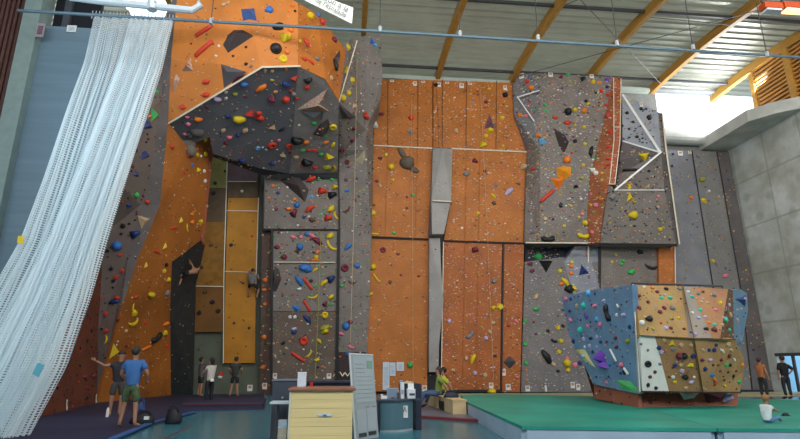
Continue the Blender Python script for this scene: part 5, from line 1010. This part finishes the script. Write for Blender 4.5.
deskitem('grey_desk_lamp', 'grey rounded device on top of the desk riser', 'device', 401, 383, .08, .09, .08, GB, p1.y + .70, [('cap', (-.03, .03, .01, .07, .09, .12), DARKST)], z=zr - .02)
# bench boxes near the mat
f0 = onZ(453, 416.5); f1 = onZ(466.5, 416.5); bk = Vector((3.02, 20.2, 0)); zs = .47
bnch = empty('plywood_bench', f0, 'pale plywood box bench beside the green mat', 'bench'); wv = f1 - f0
PLY = mat('pale_plywood', (.58, .42, .22), .55, .08, 2); q2 = [(f0.x, f0.y), (f1.x, f1.y), (f1.x + .02, 20.3), (f0.x - .12, 20.3)]
obj('bench_body', prismb(q2, 0, zs - .03), PLY, bnch); obj('bench_top', prismb([(q2[0][0] - .02, q2[0][1] - .03), (q2[1][0] + .02, q2[1][1] - .03), (q2[2][0] + .02, q2[2][1] + .02), (q2[3][0] - .02, q2[3][1] + .02)], zs - .03, zs), PLY, bnch)
for i in range(2): yy = 17.6 + i * 1.25; obj('opening_shade', box(f0.x - .075, f0.x + .0, yy, yy + .8, .08, .34), BLACK, bnch)  # black blocks paint the dark inside of the bench's openings

# bags
def bag(px, py, w_, h_, label, m_, Z=.05, logo=None, name='sports_bag'):
    p = onZ(px, py, Z); r = empty(name, p, label, 'bag')
    bm = lump(int(px), w_, w_ * .55, h_ * 1.75, .08); bm.transform(Matrix.Translation(p)); obj('bag_body', bm, m_, r, smooth=True)
    obj('strap', tubeb([p + Vector((w_ * .34 * math.cos(t), -.05, h_ * .62 + h_ * .42 * math.sin(t))) for t in [PI * i / 8 for i in range(9)]], .018, 5), m_, r)
    if logo: obj('white_mark', box(p.x + w_ * .15, p.x + w_ * .32, p.y - w_ * .31, p.y - w_ * .2, p.z + h_ * .35, p.z + h_ * .6), WHITE, r)
    return r
BAGM = mat('black_nylon', (.014, .014, .02), .6, .1)
bag(142, 423.5, .62, .30, 'black sports bag with white mark on the mat beside the standing man', BAGM, logo=True)
bag(173, 422, .42, .38, 'round black rucksack on the mat near the teal floor', BAGM)
bag(140, 416, .30, .48, 'blue rucksack behind the black sports bag', mat('blue_nylon', (.02, .05, .16), .6))
bag(451, 397.5, .50, .20, 'dark bag lying on the plywood bench behind the sitters', mat('navy_nylon', (.015, .02, .04), .6), Z=zs)
# shoes / oddments on the mats
for px, py, lb, cc in ((107, 417, 'pair of white cups on the mat by the man', 'white'),):
    p = onZ(px, py, .05); r = empty('water_bottle', p, 'small pale bottle standing on the indigo mat left of the men', 'bottle'); obj('bottle_body', tubeb([p, p + Vector((0, 0, .2)), p + Vector((0, 0, .25))], [.04, .04, .02], 8), HM['white'], r); obj('cap', tubeb([p + Vector((0, 0, .25)), p + Vector((0, 0, .28))], .022, 8), HM['blue'], r)
# bottle, rope bags at the foot of the back wall
p = onZ(546, 391.5, .06); r = empty('water_bottle', p, 'small white bottle at the foot of the grey wall', 'bottle'); obj('bottle_body', tubeb([p, p + Vector((0, 0, .26)), p + Vector((0, 0, .34))], [.07, .07, .03], 8), HM['white'], r)
# wall-foot ropes
def rope(px, y0, y1, col, lb, r_=.016):
    a = hit(px, y0); c = hit(px - .5, y1)
    if a and c:
        A_ = a[0] + a[1] * .12; C_ = Vector((A_.x, min(c[0].y, A_.y) - .05, max(.05, c[0].z)))
        o = obj('climbing_rope', tubeb([A_, A_.lerp(C_, .5) + Vector((.03, 0, 0)), C_], r_, 5), HM[col]); tag(o, lb, 'rope', 'hanging climbing ropes')
rope(321, 232, 388, 'olive', 'thin yellow-green rope hanging down the black-framed taupe wall')
rope(436, 90, 148, 'brown', 'dark rope hanging above the grey fin')
rope(357, 60, 345, 'tan', 'beige rope hanging down the wavy taupe column', .014)
rope(411, 100, 380, 'tan', 'beige rope down the orange wall left of the fin', .012)
rope(480, 90, 380, 'tan', 'beige rope down the orange wall right of the fin', .012)

# ------------------------------------------------------------------ people
SKIN = mat('skin', (.36, .18, .11), .55, .05); 
def cloth(name, col, vary=.08, scale=6, col2=None): return mat(name, col, .8, vary, scale, col2=col2)
STAND = dict(pelvis=(0, 0, .95), waist=(0, 0, 1.10), chest=(0, .0, 1.32), neck=(0, 0, 1.49), chin=(0, -.01, 1.56), head=(0, 0, 1.66), crown=(0, 0, 1.70),
    shoL=(.18, 0, 1.42), elbL=(.25, .02, 1.14), wriL=(.26, -.05, .90), shoR=(-.18, 0, 1.42), elbR=(-.25, .02, 1.14), wriR=(-.26, -.05, .90),
    hipL=(.10, 0, .90), kneL=(.12, -.02, .50), ankL=(.12, .03, .09), toeL=(.14, -.15, .04), hipR=(-.10, 0, .90), kneR=(-.12, -.02, .50), ankR=(-.12, .03, .09), toeR=(-.14, -.15, .04))
RAD = dict(pelvis=.15, waist=.125, chest=.145, neck=.058, chin=.068, head=.098, crown=.07, sho=.062, elb=.046, wri=.032, hip=.088, kne=.06, ank=.042, toe=.034)
EDG_ = [('pelvis', 'waist'), ('waist', 'chest'), ('chest', 'neck'), ('neck', 'chin'), ('chin', 'head'), ('head', 'crown')]
for s in 'LR': EDG_ += [('chest', 'sho' + s), ('sho' + s, 'elb' + s), ('elb' + s, 'wri' + s), ('pelvis', 'hip' + s), ('hip' + s, 'kne' + s), ('kne' + s, 'ank' + s), ('ank' + s, 'toe' + s)]
def skin_obj(name, J, edges, rad, m_, parent, root, extra=(), lev=1):
    """skeleton -> continuous skin; extra = separate chains [(points, radii)]"""
    me = bpy.data.meshes.new(name); nm = []; 
    for e in edges:
        for v in e:
            if v not in nm: nm.append(v)
    vs = [tuple(J[k]) for k in nm]; es = [(nm.index(a), nm.index(c)) for a, c in edges]; rs = [rad(k) for k in nm]; roots = [nm.index(root)]
    for pts, rr in extra:
        i0 = len(vs); roots.append(i0); vs += [tuple(p) for p in pts]; rs += rr; es += [(i0 + i, i0 + i + 1) for i in range(len(pts) - 1)]
    me.from_pydata(vs, es, []); o = bpy.data.objects.new(name, me); COL.objects.link(o); me.materials.append(m_); o.parent = parent
    sm = o.modifiers.new('skin', 'SKIN'); sm.use_smooth_shade = True
    for i, r in enumerate(rs): me.skin_vertices[0].data[i].radius = (r, r) if not isinstance(r, tuple) else r
    for i in range(len(vs)): me.skin_vertices[0].data[i].use_root = i in roots
    ss = o.modifiers.new('sub', 'SUBSURF'); ss.levels = lev; ss.render_levels = lev
    return o
def person(loc, yaw, h, label, J=None, shirt=None, sleeve=.5, legs=None, leglen=.6, shoes=None, hair=(.03, .02, .015), group=None, grip=.5, tilt=0, child=1.0, hairlong=False, pants_z=None):
    r = empty('person', loc, label, 'person', group, rz=yaw); k = h / 1.75
    Jn = dict(STAND); Jn.update(J or {}); Jn = {a: Vector(b_) * k for a, b_ in Jn.items()}
    def rad(n_):
        if n_ in RAD: v = RAD[n_]
        else: v = RAD[n_[:-1]]
        v *= k
        if shirt and n_ in ('waist', 'chest'): v *= .84
        if shirt and n_[:3] == 'sho': v *= .86
        if legs and (n_ == 'pelvis' or n_[:3] == 'hip'): v *= .84
        if n_ in ('head', 'crown', 'chin'): v *= child
        if n_ in ('pelvis', 'waist', 'chest'): return (v, v * .72)
        return v
    extra = []
    for s in 'LR':
        w_ = Jn['wri' + s]; e = Jn['elb' + s]; d = (w_ - e).normalized(); sd = d.cross(Vector((0, 1, 0)))
        if sd.length < .2: sd = d.cross(Vector((1, 0, 0)))
        sd.normalize(); up = sd.cross(d).normalized(); hp_ = w_ + d * .045 * k
        extra.append(([w_ - d * .01 * k, hp_, w_ + d * .085 * k], [.028 * k, .036 * k, .03 * k]))
        for f_, (off, ln) in enumerate(((-.026, .075), (-.009, .085), (.009, .08), (.025, .065))):
            b0 = w_ + d * .075 * k + sd * off * k; extra.append(([b0, b0 + d * ln * .5 * k + up * .006 * k, b0 + d * ln * (1 - grip * .3) * k + up * .03 * grip * k], [.0095 * k, .0088 * k, .007 * k]))
        tb_ = w_ + d * .03 * k - sd * .03 * k; extra.append(([tb_, tb_ + d * .03 * k - sd * .022 * k, tb_ + d * .065 * k - sd * .022 * k + up * .012 * k], [.011 * k, .0105 * k, .008 * k]))
    skin_obj('body', Jn, EDG_, rad, SKIN, r, 'pelvis', extra)
    if shirt:
        E_s = [('waist0', 'waist'), ('waist', 'chest'), ('chest', 'neck0')]; Js = dict(Jn); Js['waist0'] = Jn['pelvis'].lerp(Jn['waist'], -.25); Js['neck0'] = Jn['chest'].lerp(Jn['neck'], .86)
        for s in 'LR':
            E_s += [('chest', 'sho' + s), ('sho' + s, 'slv' + s)]
            sl = sleeve
            Js['slv' + s] = Jn['sho' + s].lerp(Jn['elb' + s], min(1, sl * 1.25))
            if sl > .9: E_s.append(('slv' + s, 'cuf' + s)); Js['cuf' + s] = Jn['elb' + s].lerp(Jn['wri' + s], .9)
        rr = {'waist0': .185, 'waist': .165, 'chest': .185, 'neck0': .105}
        def rs(n_):
            if n_ in rr: return (rr[n_] * k, rr[n_] * k * .76)
            return {'sho': .092, 'slv': .075, 'cuf': .045}[n_[:3]] * k
        skin_obj('shirt', Js, E_s, rs, shirt, r, 'waist')
    if legs:
        Jl = dict(Jn); Jl['belt'] = Jn['pelvis'].lerp(Jn['waist'], .7); E_l = [('belt', 'pelvis')]
        for s in 'LR':
            E_l += [('pelvis', 'hip' + s)]
            if leglen <= 1: Jl['hem' + s] = Jn['hip' + s].lerp(Jn['kne' + s], leglen); E_l.append(('hip' + s, 'hem' + s))
            else: Jl['hem' + s] = Jn['kne' + s].lerp(Jn['ank' + s], .9); E_l += [('hip' + s, 'kne' + s), ('kne' + s, 'hem' + s)]
        def rl(n_):
            if n_ == 'belt': return (.155 * k, .118 * k)
            if n_ == 'pelvis': return (.172 * k, .13 * k)
            return {'hip': .108, 'kne': .076, 'hem': .088 if leglen <= 1 else .058}[n_[:3]] * k
        skin_obj('trousers' if leglen > 1 else 'shorts', Jl, E_l, rl, legs, r, 'pelvis')
    if shoes:
        for s in 'LR':
            bm = bmesh.new(); bmesh.ops.create_uvsphere(bm, u_segments=10, v_segments=6, radius=1)
            a_, t_ = Jn['ank' + s], Jn['toe' + s]; d = (t_ - a_); c_ = a_.lerp(t_, .5); mm = Matrix.Translation(c_ - Vector((0, 0, .01))) @ d.to_track_quat('Y', 'Z').to_matrix().to_4x4() @ Matrix.Diagonal((.05 * k, .145 * k, .05 * k, 1)); bm.transform(mm)
            o_ = obj('shoe', bm, shoes, None, smooth=True); o_.parent = r
    # head details
    hd_ = Jn['head']; ax = (Jn['crown'] - Jn['chin']).normalized(); fw = Vector((0, -1, 0)); fw = (fw - ax * fw.dot(ax))
    if J and 'face' in J: fw = Vector(J['face']); fw = fw - ax * fw.dot(ax)
    fw.normalize(); sdv = ax.cross(fw).normalized(); HR = .105 * k * child
    bm = bmesh.new(); bmesh.ops.create_uvsphere(bm, u_segments=16, v_segments=10, radius=1)
    M = Matrix((sdv, -fw, ax)).transposed().to_4x4()
    for v in bm.verts:
        c_ = v.co
        if c_.z < -.1 and c_.y < .25: c_ *= .70
        if c_.y < -.55 and c_.z < .35: c_ *= .8
        if hairlong and c_.z < -.2 and c_.y > 0: c_.z -= .7
    bm.transform(Matrix.Translation(hd_ + ax * .028 * k - fw * .012 * k) @ M @ Matrix.Diagonal((HR, HR * 1.1, HR * 1.05, 1)))
    o_ = obj('hair', bm, mat('hair_%d' % int(hair[0] * 1000), hair, .7, .2, 20), None, smooth=True); o_.parent = r
    fb = bmesh.new()
    obox(fb, hd_ + fw * .088 * k * child - ax * .005 * k, hd_ + fw * .112 * k * child - ax * .025 * k, .022 * k, .03 * k)
    o_ = obj('nose', fb, SKIN, None); o_.parent = r
    fb = bmesh.new()
    for s in (-1, 1):
        t_ = bmesh.ops.create_icosphere(fb, subdivisions=1, radius=.013 * k, matrix=Matrix.Translation(hd_ + fw * .092 * k * child + sdv * s * .034 * k + ax * .012 * k))
    o_ = obj('eyes', fb, BLACK, None); o_.parent = r
    fb = bmesh.new(); obox(fb, hd_ + fw * .088 * k * child - ax * .05 * k - sdv * .022 * k, hd_ + fw * .088 * k * child - ax * .05 * k + sdv * .022 * k, .012 * k, .01 * k, fw)
    o_ = obj('mouth', fb, mat('lip', (.35, .10, .08), .6), None); o_.parent = r
    fb = bmesh.new()
    for s in (-1, 1): bmesh.ops.create_icosphere(fb, subdivisions=1, radius=.024 * k, matrix=Matrix.Translation(hd_ + sdv * s * .098 * k * child - ax * .01 * k))
    o_ = obj('ears', fb, SKIN, None); o_.parent = r
    return r
def at(px, py, Z=0): return onZ(px, py, Z)
# man in the blue shirt, seen from behind
plaid = cloth('green_plaid', (.10, .16, .05), .5, 9, col2=(.035, .06, .05))
person(at(127, 428, .05), PI - .1, 1.80, 'man in blue T-shirt and green plaid shorts seen from behind on the left mat', dict(elbL=(.31, -.02, 1.18), wriL=(.24, -.18, 1.03), elbR=(-.31, -.02, 1.18), wriR=(-.24, -.18, 1.03), kneL=(.14, -.02, .5), ankL=(.17, .03, .09), toeL=(.22, -.14, .04), ankR=(-.17, .03, .09), toeR=(-.22, -.14, .04)), cloth('royal_blue_cotton', (.045, .14, .36)), .55, plaid, .95, hair=(.035, .022, .015))
person(at(114, 416, .05), .5, 1.78, 'man in dark T-shirt facing the man in blue, arm stretched to the wall', dict(elbR=(-.40, -.05, 1.35), wriR=(-.66, -.10, 1.50), elbL=(.24, -.05, 1.16), wriL=(.15, -.25, 1.10)), cloth('charcoal_cotton', (.025, .022, .028)), .5, cloth('dark_grey_shorts', (.05, .05, .05)), .95)
# belayers at the back
person(at(199, 396.5, .05), PI - .9, 1.74, 'man in grey T-shirt and dark shorts belaying, leftmost of the three at the back', dict(elbR=(-.22, -.18, 1.22), wriR=(-.12, -.38, 1.20), elbL=(.22, -.2, 1.25), wriL=(.1, -.42, 1.32), head=(0, .03, 1.66), crown=(0, .05, 1.70)), cloth('grey_cotton', (.10, .11, .13)), .5, cloth('black_shorts', (.02, .02, .022)), .85)
wm = person(at(208, 404.5, .05), PI + .9, 1.64, 'woman in white top and black trousers with white chalk bag, between the two men', dict(elbL=(.22, -.16, 1.2), wriL=(.12, -.36, 1.18), elbR=(-.22, -.2, 1.22), wriR=(-.08, -.42, 1.26)), cloth('white_cotton', (.50, .47, .42)), .45, cloth('black_trousers', (.012, .013, .02)), 1.5, shoes=HM['grey'], hair=(.015, .012, .01), hairlong=True)
bm = lump(9, .17, .13, .2, .05); bm.transform(Matrix.Translation((.05, .17, .82))); o = obj('chalk_bag', bm, HM['white'], None, smooth=True); o.parent = wm
person(at(233.5, 397, .05), PI, 1.76, 'man in dark T-shirt and shorts with harness looking up, rightmost of the three', dict(elbL=(.30, .02, 1.2), wriL=(.26, -.16, 1.06), elbR=(-.30, .02, 1.2), wriR=(-.26, -.16, 1.06), ankL=(.16, .03, .09), toeL=(.2, -.14, .04), ankR=(-.16, .03, .09), toeR=(-.2, -.14, .04)), cloth('dark_green_cotton', (.035, .04, .035)), .55, cloth('black_shorts', (.02, .02, .022)), .85)
# climbers on the wall
p = onY(194, 270, 27.2)
person(p - Vector((0, 0, .95)), PI + .5, 1.7, 'bare-chested climber reaching left across the dark hollow under the orange face', dict(pelvis=(.30, 0, .80), waist=(.16, 0, .84), chest=(-.04, 0, .92), neck=(-.19, 0, 1.02), chin=(-.24, 0, 1.07), head=(-.31, 0, 1.12), crown=(-.34, 0, 1.15), shoL=(.03, -.02, 1.08), elbL=(.12, -.15, 1.32), wriL=(.22, -.28, 1.52), shoR=(-.16, -.02, .86), elbR=(-.05, -.2, 1.12), wriR=(.1, -.32, 1.3),
    hipL=(.36, 0, .86), kneL=(.50, -.28, .74), ankL=(.72, -.2, .48), toeL=(.74, -.34, .44), hipR=(.34, 0, .72), kneR=(.50, -.3, .52), ankR=(.60, -.15, .2), toeR=(.62, -.32, .18)), None, .5, cloth('black_shorts', (0, 0, 0)), .9)
p = onY(252, 283, 29.4)
person(p - Vector((0, 0, .95)), PI - .2, 1.72, 'climber in grey T-shirt and dark shorts clinging to the amber board edge', dict(elbL=(.30, -.1, 1.55), wriL=(.22, -.32, 1.78), elbR=(-.34, -.1, 1.2), wriR=(-.2, -.32, 1.42), kneL=(.28, -.3, .78), ankL=(.22, -.28, .38), toeL=(.24, -.4, .34), kneR=(-.30, -.3, .66), ankR=(-.22, -.25, .25), toeR=(-.24, -.4, .22)), cloth('mid_grey_cotton', (.16, .15, .15)), .6, cloth('black_shorts', (0, 0, 0)), .95)
# seated pair on the bench
SIT = dict(pelvis=(0, 0, .12), waist=(0, .06, .26), chest=(0, .12, .48), neck=(0, .14, .66), chin=(0, .12, .73), head=(0, .15, .83), crown=(0, .18, .87), shoL=(.18, .12, .58), shoR=(-.18, .12, .58), elbL=(.24, .25, .33), elbR=(-.24, .25, .33), wriL=(.22, .35, .10), wriR=(-.22, .35, .10),
    hipL=(.10, -.04, .10), hipR=(-.10, -.04, .10), kneL=(.12, -.46, .12), kneR=(-.12, -.46, .12), ankL=(.12, -.62, -.30), ankR=(-.12, -.85, -.22), toeL=(.12, -.76, -.36), toeR=(-.12, -1.02, -.20))
S1 = dict(SIT); S1.update(waist=(0, .02, .26), chest=(0, .04, .48), neck=(0, .03, .66), chin=(0, 0, .73), head=(0, .02, .83), crown=(0, .05, .87), shoL=(.18, .04, .58), shoR=(-.18, .04, .58)); S1['face'] = (0, -1, .5)
jeans = cloth('blue_jeans', (.05, .09, .17))
pz = onY(442.5, 398, 18.6); person((3.04, 18.0, zs), -PI / 2 - .15, 1.72, 'person in olive-green top and jeans seated on the bench leaning back', S1, cloth('olive_green_cotton', (.17, .22, .04)), .6, jeans, 1.5, shoes=HM['black'], hair=(.05, .03, .02))
person((3.36, 18.9, zs), -PI / 2 - .15, 1.70, 'person in yellow top seated behind the green-topped sitter on the bench', S1, cloth('yellow_cotton', (.42, .40, .04)), .6, cloth('dark_jeans', (.03, .04, .07)), 1.5, shoes=HM['black'], hair=(.02, .015, .01))
# the two by the right doorway
pr = person(at(765.5, 398.5, .06), PI / 2 + .3, 1.68, 'person in orange top and dark trousers beside the corner wall', dict(elbL=(.2, -.1, 1.2), wriL=(.12, -.3, 1.1)), cloth('orange_cotton', (.42, .15, .05)), .4, cloth('dark_olive_trousers', (.03, .03, .03)), 1.5, shoes=HM['black'], hair=(.08, .02, .02))
person(at(789, 399, .06), PI, 1.76, 'man in black T-shirt with hand on hip before the bright doorway', dict(elbR=(-.36, .05, 1.2), wriR=(-.2, -.02, 1.0), elbL=(.26, 0, 1.14), wriL=(.24, -.08, .9)) if False else dict(elbL=(-0 + .25, 0, 1.15), wriL=(.25, -.06, .9), elbR=(-.40, .04, 1.2), wriR=(-.2, -.04, 1.0)), cloth('black_cotton', (.008, .009, .012)), .8, cloth('black_shorts', (0, 0, 0)), 1.5, shoes=HM['black'])
# toddler sitting on the green mat, facing right
td = dict(SIT); td.update(dict(waist=(0, .0, .28), chest=(0, -.04, .50), neck=(0, -.07, .66), chin=(0, -.12, .74), head=(0, -.12, .88), crown=(0, -.12, .97), shoL=(.17, -.06, .60), shoR=(-.17, -.06, .60), elbL=(.2, -.28, .46), elbR=(-.2, -.28, .46), wriL=(.12, -.52, .42), wriR=(-.12, -.52, .42),
    kneL=(.2, -.36, .22), kneR=(-.2, -.36, .22), ankL=(.12, -.62, .07), ankR=(-.12, -.62, .07), toeL=(.14, -.74, .1), toeR=(-.14, -.74, .1)))
tp_ = at(768, 423, .40); person(tp_, PI / 2 + .35, .86, 'toddler in white top and blue trousers sitting on the green mat', td, cloth('bright_white_cotton', (.72, .74, .76)), .4, cloth('light_denim', (.12, .24, .42)), 1.5, hair=(.30, .15, .05), child=1.35)
p = at(786, 416, .40); sh = empty('child_shoe', p, 'small dark shoe in front of the toddler hands', 'shoe')
bm = lump(3, .16, .1, .1, .05); bm.transform(Matrix.Translation(p)); obj('upper', bm, HM['black'], sh, smooth=True); obj('sole', box(p.x - .08, p.x + .08, p.y - .045, p.y + .045, p.z, p.z + .015), HM['navy'], sh)
# kit on the mat edge by the wall
p = at(492, 392.5, .06); bm = lump(6, .5, .4, .35, .1); bm.transform(Matrix.Translation(p)); tag(obj('yellow_rope_bag', bm, HM['yellow'], smooth=True), 'yellow rope bag on the floor at the foot of the wide orange wall', 'bag')
